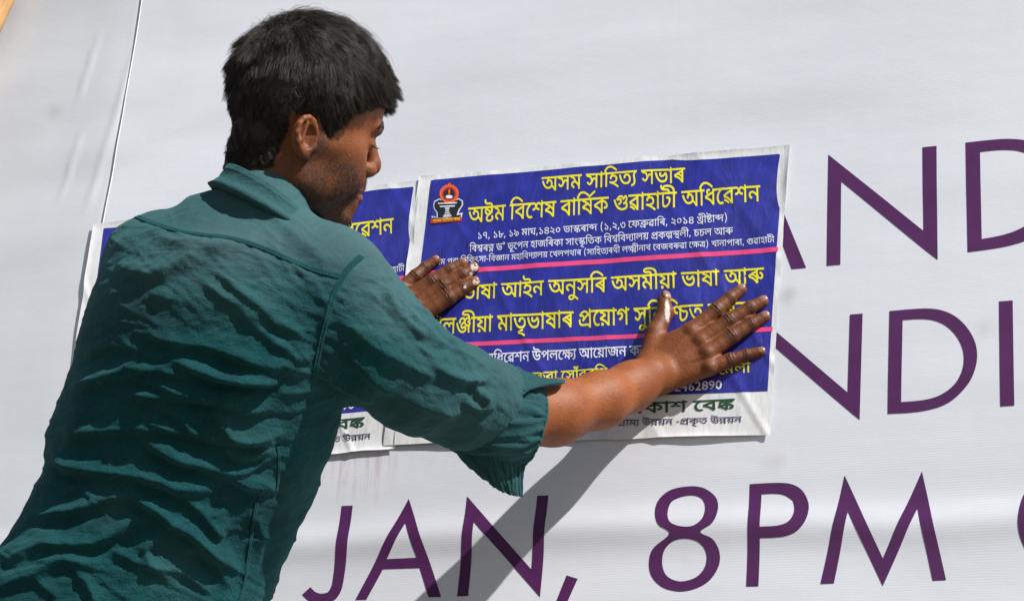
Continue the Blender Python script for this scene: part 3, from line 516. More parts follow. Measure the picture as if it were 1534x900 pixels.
[2,29,765,301,101,-15,-80,-19,-170,-19,-77,0,-196,0,-200,87,1,76,0,45,76,76,130,58,162,32,87,0,72,0,120,-18,45,-20,40,-19,48,-54,1,-56,1,-312,0,-25,20,-28,60,-12,59,-1,-15,-77,-106,2,-122,26,-48,53,1,41,19,533,322,84,0,124,17,69,18,-43,-19,1,101,0,37,-14,41,-27,13,-20,11,-62,10,-45,0,-52,0,-104,-22,-84,-39,-52,-53,1,-31,0,-48,126,-36],
[2,47,475,0,-78,0,-102,22,-29,16,-36,18,-46,54,1,54,1,317,0,25,-20,28,-58,12,-59,1,19,77,76,-1,102,-14,33,-14,34,-15,28,-47,1,-32,1,-146,62,11,110,9,33,0,22,0,56,-3,21,-2,58,-7,78,-3,45,0,76,0,98,22,39,36,145,-35,-26,-33,-88,-40,-112,-18,-61,0,-18,0,-46,2,-23,3,41,15,30,-20,30,-51,1,-28,0,-66,-114,-96,-190,-51,19,477,71,66,0,98,25,66,41,32,50,1,25,0,37,-58,40,-86,15,-45,0,-66,0,-102,-12,-45,-11,1,-113,0,-33,20,-35,15,-8,16,-8,46,-13],
[1,63,349,315,92,0,144,-34,82,-61,1,-39,0,-39,-54,-55,-55,-25,-5,10,188,10,214,70,1,62,0,36,-66,55,-174,47,-163,23,-182,26,-210,44,-86,53,1,38,0,23,44,47,53,25,127,-35,-30,-14,-24,-24,1,-11,0,-13,22,-22,72,-21,150,-26,127,-18,160,-22,198,-51,110,-56,40,-65,1,-37,0,-61,-116,-83,-200,-50,-262,-22,-143,0,-27,0,-43,68,90,16,102,48,1,37,0,34,-82,42,-81,0,-72,0,-62,-28,1,-21,0,-10,12,-24,11,-10,-149,-17,-16,18,-18,35,1,19,0,32,68,49,130,27],
[3,17,1213,622,1,-71,-209,0,1,-551,-153,0,-62,60,-210,101,-270,70,-153,12,-77,96,192,58,410,94,219,33,-45,-42,1,69,-867,0,1,71,15,849,473,43,-27,-102,-15,-220,-45,-216,-53,-95,-29,82,-9,180,-38,174,-54,142,-71,43,-44,-15,-2,-8,26,-4,52,1,26,10,985,125,-66,62,-206,99,-266,65,-159,12,103,43,112,-11,216,-43,190,-73,73,-57],
[3,17,1213,622,1,-71,-209,0,1,-551,-153,0,-60,60,-210,101,-272,70,-153,12,-77,96,192,58,410,94,219,33,-45,-42,1,69,-867,0,1,71,13,849,474,43,-28,-152,-25,-336,-73,-141,-44,108,-12,244,-58,208,-88,57,-58,-17,0,-4,23,-6,46,1,32,9,173,186,116,-11,188,-46,142,-58,47,-30,-91,-41,-84,44,-212,57,-135,13],
[5,15,1859,622,1,-71,-629,0,1,-551,-153,0,1,84,11,26,-4,12,-6,53,1,27,1,217,1,12,1,120,-1093,0,1,71,42,1753,271,0,-30,-50,-57,-114,-36,-97,0,-28,0,-58,2,-25,3,13,72,10,-1,40,-1,17,0,88,0,54,33,1,20,0,19,-28,29,-25,10,-50,20,-176,18,-129,0,-67,0,-118,0,-186,29,-106,70,1,60,0,9,6,25,5,12,151,-6,-2,-9,-6,-18,1,-8,0,-59,140,-35,123,0,63,0,196,0,216,-33,65,-29,50,-22,40,-55,26,695,265,86,0,150,-37,128,-63,49,-39,3,-71,-21,-21,-64,51,-124,71,-126,38,-69,0,-34,0,-46,-11,-24,-20,1,-15,0,-16,16,-24,9,-9,-153,-16,-14,14,-20,36,1,17,0,28,40,43,70,29,94,15,30,371,463,104,0,168,-46,100,-88,1,-64,0,-19,-8,-30,-3,-10,-155,2,8,13,6,26,1,9,0,33,-40,62,-90,41,-77,0,-64,0,-54,-28,1,-22,0,-8,10,-20,9,-10,-155,-16,-14,15,-14,32,1,14,0,26,40,42,72,30,100,16,14,247,405,4,8,2,23,1,13,0,41,-80,79,-87,13,187,20,68,-28,66,-70,1,-54,0,-14,-6,-23,-3,-13],
[4,53,1969,622,1,-71,-915,0,-158,-35,-166,-61,-58,-52,1,-23,0,-28,64,-24,41,0,82,0,114,35,81,33,151,-20,22,-22,26,-65,1,-28,0,-53,-84,-91,-196,-54,-165,0,-118,0,-216,42,-190,93,-158,155,-61,112,153,20,68,-123,168,-153,220,-70,143,0,148,0,152,65,1,64,0,31,-32,44,-15,15,117,6,-108,-55,-180,-52,-105,0,-78,0,-120,30,-68,57,1,40,0,44,124,91,149,34,-40,-1,-102,-1,-49,0,-615,0,1,71,9,1091,332,-66,28,-96,78,-56,81,-7,32,147,21,20,-60,90,-96,81,-40,21,1555,519,134,0,144,-64,1,-50,0,-25,-44,-59,-134,-51,-135,-14,-33,68,106,8,90,40,1,25,0,28,-76,25,-51,0,-92,0,-166,-71,-75,-70,-69,82,94,63,192,65,25,1561,79,-92,0,-134,28,-98,52,-37,35,-45,120,75,25,26,-63,94,-85,132,-43,77,0,54,0,84,29,1,29,0,26,-66,40,-75,13,113,40,42,-8,84,-32,56,-48,1,-34,0,-33,-64,-56,-126,-35],
[1,4,-507,707,653,210,77,-57,-637,-216],
[1,33,531,622,1,-71,-139,0,121,22,-82,-33,-84,-53,-28,-54,1,-38,0,-33,32,-74,34,-79,1,-43,0,-36,-32,-67,-86,-57,-158,-44,-125,-14,-41,69,128,15,122,45,38,58,1,33,0,40,-32,76,-34,74,1,35,0,38,28,57,68,53,59,31,31,-21,-363,0,1,71],
[4,22,1413,622,1,-71,-209,0,1,-551,-153,13,-64,40,-146,72,-170,59,-208,43,-127,11,-47,93,97,-35,190,-16,250,-61,170,-74,63,-37,-2,23,-2,46,1,27,1,484,107,0,47,-66,17,901,470,0,-58,-126,-81,-218,-47,-137,-8,-93,9,-39,46,162,6,206,35,98,57,1,37,0,31,-56,50,-61,24,111,54,68,-31,90,-79,23,365,430,-122,0,-144,63,1,55,0,23,26,42,19,15,153,-21,-14,-10,-20,-29,1,-16,0,-26,58,-25,47,0,40,0,88,16,94,48,47,47,111,13,5,-50,-40,-44,-112,-65,-142,-36,32,1203,-117,-149,0,-26,44,-114,43,-95,0,-58,0,-112,-8,-116,-9,-65,0,-66,0,-130,14,-110,35,-66,60,1,46,0,20,12,35,7,11,155,-9,-8,-13,-8,-26,1,-15,0,-50,118,-36,99,0,86,0,134,17,85,0,94,0,140,-30,47,-30,1,102,155,20],
[2,52,1475,622,1,-71,-209,0,1,-551,-153,0,1,425,43,-63,-70,50,-122,73,-114,48,-114,23,-63,0,-106,0,-130,-55,-49,-36,-27,-8,28,13,116,17,77,0,92,0,114,-36,54,-55,1,-27,0,-59,-152,-88,-153,-44,-101,72,100,23,148,52,1,40,0,22,-68,30,-63,0,-52,0,-90,-12,-51,-13,-161,66,62,52,140,77,166,42,99,0,100,0,166,-35,158,-70,81,-52,-35,11,-4,14,-6,58,1,30,1,103,107,0,47,-66,34,1265,-43,-147,0,-26,41,-116,45,-81,0,-64,0,-120,-8,-126,-9,-77,0,-64,0,-144,14,-126,38,-78,74,1,60,0,19,8,40,9,16,155,-10,-8,-15,-6,-32,1,-19,0,-41,64,-50,118,-22,79,0,70,0,112,9,112,8,71,0,66,0,116,-22,57,-32,1,8,155,-1],
[2,70,943,528,76,0,100,-14,37,-14,42,-16,44,-49,1,-46,1,-389,-153,0,-18,45,-92,42,-75,0,-68,0,-116,-8,-126,-9,-85,0,-62,0,-144,14,-126,39,-80,76,1,63,0,22,12,50,9,19,155,-12,-8,-16,-10,-34,1,-26,0,-54,80,-52,118,-15,57,0,74,0,116,9,110,8,63,0,70,0,114,-25,39,-30,1,276,0,26,-18,27,-19,8,-16,7,-50,7,-39,0,-60,0,-102,-23,-39,-17,-40,-17,-48,-41,1,-19,0,-15,36,-24,67,0,28,0,42,2,21,2,15,-71,-20,-3,-66,-5,-47,0,-90,0,-140,50,1,57,0,33,70,69,65,29,62,28,160,36,4,1451,622,1,-71,-1469,0,1,71],
[2,63,1531,622,1,-71,-209,0,1,-551,-153,0,1,396,45,-64,-82,60,-136,85,-122,54,-124,25,-71,0,-80,0,-130,-30,-108,-50,-45,-29,-15,-2,32,10,62,10,39,0,118,0,106,-63,1,-46,0,-11,-4,-20,-3,-5,-33,6,24,13,44,24,50,24,27,13,249,116,99,-53,-567,-268,-117,55,165,78,-71,-43,-59,-23,30,17,42,39,1,25,0,25,-60,30,-57,0,-32,0,-60,-8,-31,-10,-151,72,80,53,168,79,184,45,107,0,112,0,178,-42,170,-83,93,-63,-35,5,-6,24,-4,56,1,32,1,130,107,0,47,-66,33,1321,-43,-149,0,-20,30,-62,38,-84,18,-53,0,-104,0,-194,-17,-113,0,-72,0,-156,14,-136,38,-84,74,1,60,0,16,8,40,11,19,155,-10,-8,-12,-8,-35,1,-19,0,-41,70,-50,132,-22,91,0,94,0,184,17,101,0,76,0,128,-25,47,-29,1,90,155,0],
[5,13,1385,622,1,-71,-209,0,1,-307,-153,0,1,268,11,20,-6,17,-4,36,1,22,1,81,107,0,49,-66,23,723,629,78,0,132,-29,102,-54,35,-36,-7,-106,-62,72,-168,80,-103,0,-78,0,-96,-43,1,-42,0,-40,130,-51,145,-3,-11,-77,-132,4,-170,46,-82,75,1,49,0,53,84,69,134,33,23,155,629,84,0,150,-34,96,-74,1,-60,0,-41,-80,-74,-166,-46,-129,0,-11,77,102,1,116,27,48,42,1,21,0,41,-104,47,-105,0,-36,0,-70,-5,-47,-6,-15,75,50,5,78,4,12,1175,292,1,-335,-153,0,-74,39,-158,48,-172,28,-95,8,-71,80,74,22,196,49,210,46,93,15,12,1021,220,-64,-12,-156,-34,-144,-34,-49,-14,23,8,112,-13,198,-44,89,-39,-2,17,-4,43,1,13],
[7,15,1643,622,1,-71,-413,0,1,-483,-153,-68,1,84,11,26,-6,22,-4,41,1,29,1,217,1,12,1,120,-1093,0,1,71,40,1689,284,0,-29,-48,-54,-106,-34,-87,0,-26,0,-52,2,-23,3,11,70,10,-1,36,-1,17,0,78,0,48,30,1,20,0,34,-94,35,-158,13,-95,0,-73,0,-118,0,-186,29,-106,70,1,60,0,9,6,25,5,12,151,-6,-2,-9,-6,-18,1,-8,0,-59,140,-35,123,0,55,0,186,0,194,-31,57,-28,42,-21,32,-50,26,695,265,86,0,150,-37,128,-63,49,-39,3,-71,-21,-21,-64,51,-124,71,-126,38,-69,0,-34,0,-46,-11,-24,-20,1,-15,0,-16,16,-24,9,-9,-153,-16,-14,14,-20,36,1,17,0,28,40,43,70,29,94,15,30,371,463,104,0,168,-46,100,-88,1,-64,0,-19,-8,-30,-3,-10,-155,2,8,13,6,26,1,9,0,33,-40,62,-90,41,-77,0,-64,0,-54,-28,1,-22,0,-8,10,-20,9,-10,-155,-16,-14,15,-14,32,1,14,0,26,40,42,72,30,100,16,14,247,405,4,8,2,23,1,13,0,41,-80,79,-87,13,187,20,68,-28,66,-70,1,-54,0,-14,-6,-23,-3,-13,23,1265,109,106,0,184,-33,166,-60,81,-42,-9,-89,-90,51,-168,68,-166,35,-89,0,-56,0,-56,-21,1,-17,0,-20,56,-23,55,-10,-69,-69,-92,18,-108,62,1,42,0,36,68,48,118,24,13,2153,622,1,-71,-209,0,1,-668,-153,0,1,15,5,63,-2,21,-2,43,1,22,1,504,-205,0,1,71],
[7,12,825,341,1,-346,-153,0,-76,44,-156,62,-180,38,-111,7,-71,88,78,20,208,44,218,40,93,13,14,671,313,33,-31,-66,-9,-172,-30,-170,-34,-63,-16,-21,17,100,-7,166,-39,142,-55,61,-32,-2,17,-4,44,1,13,21,1045,49,-26,0,-54,3,-23,2,9,70,10,-1,30,-1,19,0,82,0,50,30,1,20,0,39,-160,61,-157,13,-11,73,130,-10,220,-50,134,-79,1,-55,0,-48,-124,-67,23,445,495,108,0,170,-43,102,-75,1,-49,-149,-1,0,27,-50,45,-98,27,-73,0,-60,0,-68,-24,1,-26,0,-7,6,-17,9,-10,-143,-17,-16,19,-12,35,1,11,0,33,70,47,126,25,9,187,601,93,-12,112,-22,102,-56,9,-43,-157,-3,-10,32,-100,49,-93,10,21,1011,431,-138,0,-192,76,-55,67,165,14,26,-40,72,-40,80,-14,37,0,72,0,64,33,1,22,0,17,-34,25,-21,6,175,9,16,-12,16,-29,1,-17,0,-59,-160,-58,8,1379,622,1,-71,-167,0,-23,0,-433,0,-23,0,-747,0,1,71],
[4,75,769,626,80,0,118,-25,66,-49,1,-37,0,-47,-110,-75,-89,-33,-60,-22,-82,-38,1,-24,0,-19,46,-23,43,0,52,0,92,23,57,25,153,-27,16,-21,16,-49,1,-27,0,-70,-204,-88,-197,0,-94,0,-196,30,-188,83,-164,156,-61,126,155,22,52,-109,126,-135,142,-71,152,-26,79,0,78,0,112,21,60,42,1,31,0,12,-12,30,-15,17,121,7,-68,-29,-148,-42,-105,0,-112,0,-132,61,1,46,0,35,66,52,98,41,51,18,58,21,86,42,1,25,0,9,-18,23,-54,17,-53,0,-70,0,-116,-27,-68,-38,1,-16,0,-14,36,-22,31,-8,-105,-60,-70,20,-54,54,1,23,0,27,68,56,118,47,150,29,22,1347,627,118,0,132,-58,1,-46,0,-23,-50,-48,-124,-42,-111,-14,-31,64,76,9,90,27,1,25,0,20,-56,18,-49,0,-92,0,-180,-73,-59,-54,-113,36,72,51,140,71,152,37,24,1317,250,-78,0,-130,30,-100,50,-76,62,-25,33,109,65,26,-59,90,-77,124,-36,79,0,46,0,78,22,1,30,0,21,-68,34,-65,10,111,36,42,-8,82,-30,52,-42,1,-28,0,-45,-144,-68,15,1489,144,0,-22,26,-80,27,-33,-141,-16,-28,44,-32,88,1,40,0,45,46,68,31,22,61,24,101,-52,-50,-31,-36,-62],
[4,38,759,185,-156,0,-264,60,-206,135,-73,112,147,21,60,-87,144,-113,204,-55,145,0,170,0,130,60,1,46,0,41,-112,55,-99,0,-50,0,-62,-14,-28,-25,1,-15,0,-7,6,-22,7,-8,-145,-14,-12,17,-10,35,1,10,0,37,78,49,132,24,77,0,120,0,166,-47,86,-75,1,-44,0,-50,-102,-80,-198,-46,4,1341,622,1,-71,-1359,0,1,71,24,517,148,112,0,176,-43,154,-75,73,-48,-71,-54,-60,41,-134,67,-144,41,-79,0,-60,0,-62,-25,1,-22,0,-20,62,-27,67,-12,-69,-69,-66,12,-98,39,-56,50,1,28,0,38,76,52,118,27,12,1091,-77,-153,0,1,74,7,23,-2,24,-4,48,1,21,1,29,0,17,6,49,3,20,147,63],
[3,36,1229,622,1,-71,-209,0,1,-358,-153,0,1,120,27,-60,-80,49,-164,75,-162,44,-83,0,-68,0,-76,-32,1,-28,0,-22,62,-39,79,-15,-73,-71,-104,23,-126,78,1,51,0,39,74,57,130,31,83,0,110,0,182,-39,160,-68,77,-43,-35,1,-2,18,-4,44,1,22,1,123,-883,0,1,71,24,449,204,110,0,176,-43,152,-75,73,-48,-33,-80,-66,47,-146,79,-158,49,-85,0,-60,0,-62,-25,1,-22,0,-20,62,-27,67,-12,-69,-69,-66,12,-98,39,-56,50,1,28,0,38,76,52,120,27,9,1019,203,1,-246,-153,0,1,74,7,43,-4,24,-2,49,1,25,1,30],
[3,34,1771,622,1,-71,-907,0,1,-298,-27,20,80,45,204,78,240,65,137,25,131,-64,-38,-35,-46,-66,-22,-72,1,-44,0,-49,32,-90,39,-56,-149,-17,-36,58,-40,111,1,60,0,41,24,72,42,57,23,18,25,-5,-114,-23,-216,-66,-210,-86,-107,-55,-87,0,1,376,-757,0,1,71,13,803,606,-1,-431,-91,0,-72,47,-178,60,-200,36,-109,8,-75,90,104,25,216,45,216,39,101,14,1,66,14,709,500,45,-29,-88,-12,-184,-31,-178,-35,-83,-19,-7,14,100,-8,166,-29,156,-47,85,-36,-2,19,-6,49,1,15],
[3,59,1517,622,1,-71,-209,0,1,-594,-153,0,1,150,5,16,-2,21,-2,45,1,31,1,159,19,-41,-66,31,-136,44,-71,0,-42,0,-74,-26,1,-35,0,-5,2,-17,3,-7,-129,-5,-8,34,-68,49,-98,27,-59,0,-80,0,-84,-37,1,-30,0,-30,68,-40,73,-16,-75,-71,-68,16,-102,44,-58,61,1,40,0,40,82,60,144,35,89,0,68,0,112,-17,94,-36,41,-29,-31,-1,22,33,114,35,69,0,90,0,152,-44,69,-30,-45,7,-2,21,-2,30,1,22,1,60,-1171,0,1,71,39,749,261,84,0,142,-27,128,-53,130,-77,75,-51,-101,-35,-66,47,-110,66,-104,42,-108,20,-61,0,-100,0,-164,-43,-63,-28,-15,-1,32,10,64,8,43,0,96,0,82,-50,1,-32,0,-10,-2,-15,-3,-4,-189,-59,38,15,36,27,1,22,0,20,-46,27,-51,0,-30,0,-58,-9,-27,-8,-135,68,72,36,148,59,170,35,10,1127,113,-519,-207,-97,58,169,61,23,3,22,9,38,16,40,17,25,9,217,84],
[3,23,723,629,78,0,132,-30,104,-54,33,-36,-7,-105,-62,72,-168,80,-103,0,-78,0,-96,-43,1,-42,0,-40,130,-51,145,-3,-13,-77,-132,4,-170,46,-80,75,1,49,0,53,84,69,134,33,23,155,629,84,0,150,-34,96,-74,1,-60,0,-41,-80,-74,-166,-46,-129,0,-11,77,102,1,116,27,48,42,1,21,0,41,-104,47,-105,0,-36,0,-70,-5,-47,-6,-15,75,50,5,78,4,60,1979,622,1,-71,-809,0,1,-30,-7,-63,4,-13,4,-46,1,-21,1,-173,0,-44,20,-36,15,-8,36,-21,75,0,80,0,136,38,55,28,56,30,62,67,1,37,0,33,-74,20,-65,0,-9,0,-92,0,-112,15,-51,13,-46,13,-78,35,-23,22,21,87,42,-36,92,-49,138,-26,109,0,35,0,74,0,82,-10,33,-10,46,-14,44,-49,1,-34,0,-61,-116,-112,-87,-38,-76,-33,-172,-38,-105,0,-74,0,-104,22,-33,17,-32,19,-42,54,1,55,1,322,7,19,-4,17,-6,36,1,22,1,15],
[6,17,541,616,200,0,212,-85,1,-78,0,-47,-78,-70,-134,-46,-166,-23,-87,0,-110,0,-178,37,-106,75,1,57,0,45,76,67,130,45,160,23,14,549,554,-86,0,-138,-28,-80,-52,1,-38,0,-46,132,-55,121,0,82,0,138,30,84,55,1,37,0,47,-128,50,8,259,549,166,-30,304,-93,117,-55,-67,-58,-124,59,-316,97,-171,30,10,1151,622,1,-71,-341,0,-257,18,-199,-14,-68,-1,-138,-3,-69,0,-93,0,1,71,31,787,622,-2,41,-74,36,-83,0,-173,0,-130,0,-142,18,-49,19,-54,20,-54,63,1,40,0,13,6,25,5,15,149,-5,-4,-11,-4,-17,1,-10,0,-22,18,-34,21,-11,28,-16,106,-15,99,0,143,0,106,0,124,-16,45,-21,34,-16,36,-55,3,-41,31,603,-12,-174,0,-190,81,1,70,0,37,86,63,158,53,109,23,185,-12,-134,-36,-170,-53,-78,-48,1,-30,0,-31,60,-34,100,-12,59,0,84,0,122,23,66,37,1,20,0,16,-36,22,-39,13,99,56,80,-23,60,-47,1,-29,0,-42,-106,-73,-196,-44],
[4,40,1001,310,-140,0,-186,63,-49,64,25,2,-14,-32,-62,-64,-102,-43,-75,0,-58,0,-102,21,-102,51,-57,45,123,36,58,-49,74,-28,45,0,48,0,74,32,44,76,5,67,139,0,16,-37,52,-65,78,-50,106,-28,71,0,70,0,74,37,1,34,0,38,-82,69,-57,26,161,16,32,-14,62,-45,40,-57,1,-33,0,-67,-160,-65,4,1647,622,1,-71,-1665,0,1,71,36,1093,352,1,-34,-3,5,126,-9,214,-46,132,-77,1,-55,0,-48,-124,-68,-123,0,-26,0,-54,3,-23,2,9,70,10,-1,30,-1,19,0,82,0,50,30,1,20,0,39,-158,61,-157,13,3,7,1,-306,-153,0,-60,44,-172,63,-210,39,-113,6,-73,90,160,40,344,68,167,16,-39,-37,1,56,12,939,285,49,-29,-128,-16,-280,-55,-111,-26,-11,13,160,-12,246,-68,87,-42,-2,17,-6,44,1,14],
[3,40,1001,305,-140,0,-186,68,-49,64,25,2,-14,-32,-62,-64,-102,-43,-75,0,-58,0,-102,21,-102,51,-57,45,123,36,58,-49,74,-28,45,0,48,0,74,32,44,76,5,67,139,0,16,-37,52,-65,78,-50,106,-28,71,0,70,0,74,37,1,34,0,38,-82,69,-57,26,161,16,32,-14,62,-45,40,-57,1,-33,0,-70,-160,-67,4,1463,622,1,-71,-1481,0,1,71,45,911,319,108,0,152,-28,92,-45,42,-52,1,-25,0,-34,-50,-52,-98,-37,-136,-23,-87,-5,7,25,76,-9,156,-30,158,-39,79,-25,-71,-57,-96,32,-184,47,-186,34,-196,25,-107,9,27,70,66,-10,120,-9,75,0,164,0,136,47,1,40,0,42,-122,45,-99,0,-86,0,-72,-29,1,-26,0,-8,8,-17,5,-6,-145,-15,-8,14,-14,32,1,13,0,34,74,47,134,25],
[2,57,795,629,78,0,128,-22,102,-52,37,-45,-67,0,163,98,123,14,64,-25,96,-75,1,-51,0,-53,-98,-84,-172,-62,-111,-22,-61,73,134,25,158,67,1,55,0,25,-44,47,-51,17,99,22,-215,-131,-121,-3,-14,54,-118,58,-87,0,-64,0,-94,-17,-82,-32,-47,-22,-31,-4,36,11,100,18,63,0,86,0,100,-30,46,-46,1,-26,0,-43,-132,-91,-171,-35,-87,68,130,26,106,44,1,28,0,20,-54,20,-45,0,-44,0,-88,-11,-51,-12,-137,59,70,45,144,65,154,35,23,1039,32,-218,0,-376,85,-294,190,-93,157,149,23,88,-134,236,-167,310,-78,197,0,154,0,186,53,1,57,0,41,-104,55,-77,16,165,34,88,-25,92,-76,1,-51,0,-54,-120,-81,-222,-45],
[4,22,1627,622,1,-71,-623,0,1,-263,-5,-14,4,-19,2,-40,1,-20,1,-195,-153,0,-62,60,-210,101,-270,70,-153,12,-77,96,192,58,410,94,219,33,-45,-42,1,69,-867,0,1,71,15,849,473,43,-27,-102,-15,-220,-45,-216,-53,-95,-29,82,-9,180,-38,174,-54,142,-71,43,-44,-15,-2,-8,26,-4,52,1,26,10,985,125,-66,62,-206,99,-266,65,-159,12,103,43,112,-11,216,-43,190,-73,73,-57,24,1277,164,-74,0,-132,30,-108,68,-39,55,75,68,30,-53,78,-67,96,-32,57,0,46,0,80,29,1,36,0,21,-36,36,-84,27,-71,7,31,74,84,-8,142,-41,88,-66,1,-49,0,-61,-140,-74],
[3,41,881,629,80,0,114,-38,51,-49,109,66,123,14,64,-25,96,-75,1,-51,0,-53,-98,-84,-172,-62,-111,-22,-61,73,134,25,158,67,1,55,0,25,-44,47,-51,17,99,22,-199,-122,-121,-2,-18,52,-82,47,-63,0,-36,0,-60,-15,-34,-29,1,-22,0,-32,96,-40,109,-2,-9,-77,-110,4,-138,41,-64,67,1,42,0,47,70,60,114,29,22,415,629,72,0,128,-31,82,-66,1,-52,0,-36,-64,-66,-134,-41,-105,0,-13,77,116,1,84,46,1,25,0,33,-86,37,-85,0,-36,0,-54,-6,-33,-5,-15,75,42,5,68,4,23,1039,32,-218,0,-378,86,-292,190,-93,156,149,23,88,-134,236,-167,310,-78,197,0,154,0,186,53,1,57,0,41,-104,55,-77,16,163,33,90,-25,92,-76,1,-50,0,-54,-120,-81,-222,-45],
[4,22,1759,622,1,-71,-621,0,1,-234,-7,-46,4,-20,4,-44,1,-21,1,-186,-153,14,-60,56,-210,95,-270,66,-155,12,-77,96,192,58,410,94,219,33,-45,-42,1,69,-1001,0,1,71,13,983,474,43,-28,-152,-25,-336,-73,-141,-44,108,-12,244,-54,208,-84,57,-56,-17,0,-4,23,-6,46,1,32,33,1137,-117,-149,0,-24,44,-108,43,-87,0,-54,0,-104,-8,-108,-9,-61,0,-60,0,-122,14,-102,35,-62,60,1,46,0,20,12,35,7,11,155,-9,-8,-13,-8,-26,1,-15,0,-50,110,-36,87,0,54,0,90,9,90,8,55,0,80,0,126,-30,45,-30,1,91,155,31,24,1409,164,-74,0,-132,30,-108,68,-39,55,75,68,30,-53,78,-67,96,-32,57,0,46,0,80,29,1,36,0,21,-36,36,-84,27,-71,7,31,74,84,-8,142,-41,88,-66,1,-49,0,-61,-140,-74],
[3,44,1155,622,1,-71,-809,0,1,-346,0,-44,20,-36,15,-8,36,-21,75,0,78,0,140,38,53,28,58,31,62,70,1,36,0,32,-64,33,-73,0,-24,0,-56,-4,-25,-3,-21,71,38,5,82,6,47,0,74,0,116,-28,66,-60,1,-48,0,-59,-116,-111,-87,-38,-74,-32,-174,-39,-103,0,-74,0,-106,22,-33,17,-32,19,-42,54,1,55,1,360,-209,0,1,71,28,795,622,-2,41,-74,35,-87,0,-187,0,-130,0,-142,18,-49,19,-54,20,-54,64,1,40,0,13,6,25,5,15,149,-5,-4,-11,-4,-22,1,-11,0,-50,110,-44,115,0,203,0,106,0,124,-15,45,-21,34,-16,36,-54,3,-41,35,1687,551,-209,0,1,-551,-153,0,1,551,-207,0,1,71,209,0,-8,65,-112,88,-180,51,-224,22,-121,0,-82,0,-142,-13,-84,-24,1,-19,0,-19,70,-10,45,0,1,-7,-255,0,-6,8,-6,18,1,9,0,28,60,46,118,34,172,18,111,0,242,0,352,-63,202,-130,13,-102,205,0],
[1,20,-709,-123,78,19,164,36,172,35,87,15,53,-66,-70,-11,-144,-24,-130,-25,-51,-13,-25,12,154,-7,236,-34,184,-46,77,-25,-71,-57,-104,33,-200,45,-214,27,-121,6],
[1,34,-353,-241,-60,0,-122,21,-80,46,1,37,0,50,160,50,113,1,1,117,143,0,1,-145,-53,-38,-14,1,-38,1,-21,0,-68,0,-72,-20,1,-20,0,-19,64,-20,49,0,84,0,136,40,63,37,90,-20,222,-64,91,-32,-83,-53,-74,28,-152,46,-59,14,-40,-18,-96,-26,-110,-14],
[1,14,513,-135,-146,96,-144,244,1,127,0,129,144,237,147,94,163,0,-134,-98,-146,-238,1,-125,0,-127,142,-238,141,-101],
[1,14,165,-135,136,98,144,235,1,127,0,128,-142,238,-139,101,165,0,148,-96,142,-244,1,-128,0,-128,-142,-237,-147,-94],
[1,10,381,116,15,-11,-18,-35,-54,-76,-62,-76,-33,-37,-133,0,30,59,50,124,15,52],
[1,4,99,338,485,0,1,-82,-483,0],
[2,8,571,640,0,-120,-239,0,-240,0,1,120,0,120,241,0,240,0,8,461,640,0,65,-129,0,-130,0,1,-65,0,-65,131,0,130,0]]
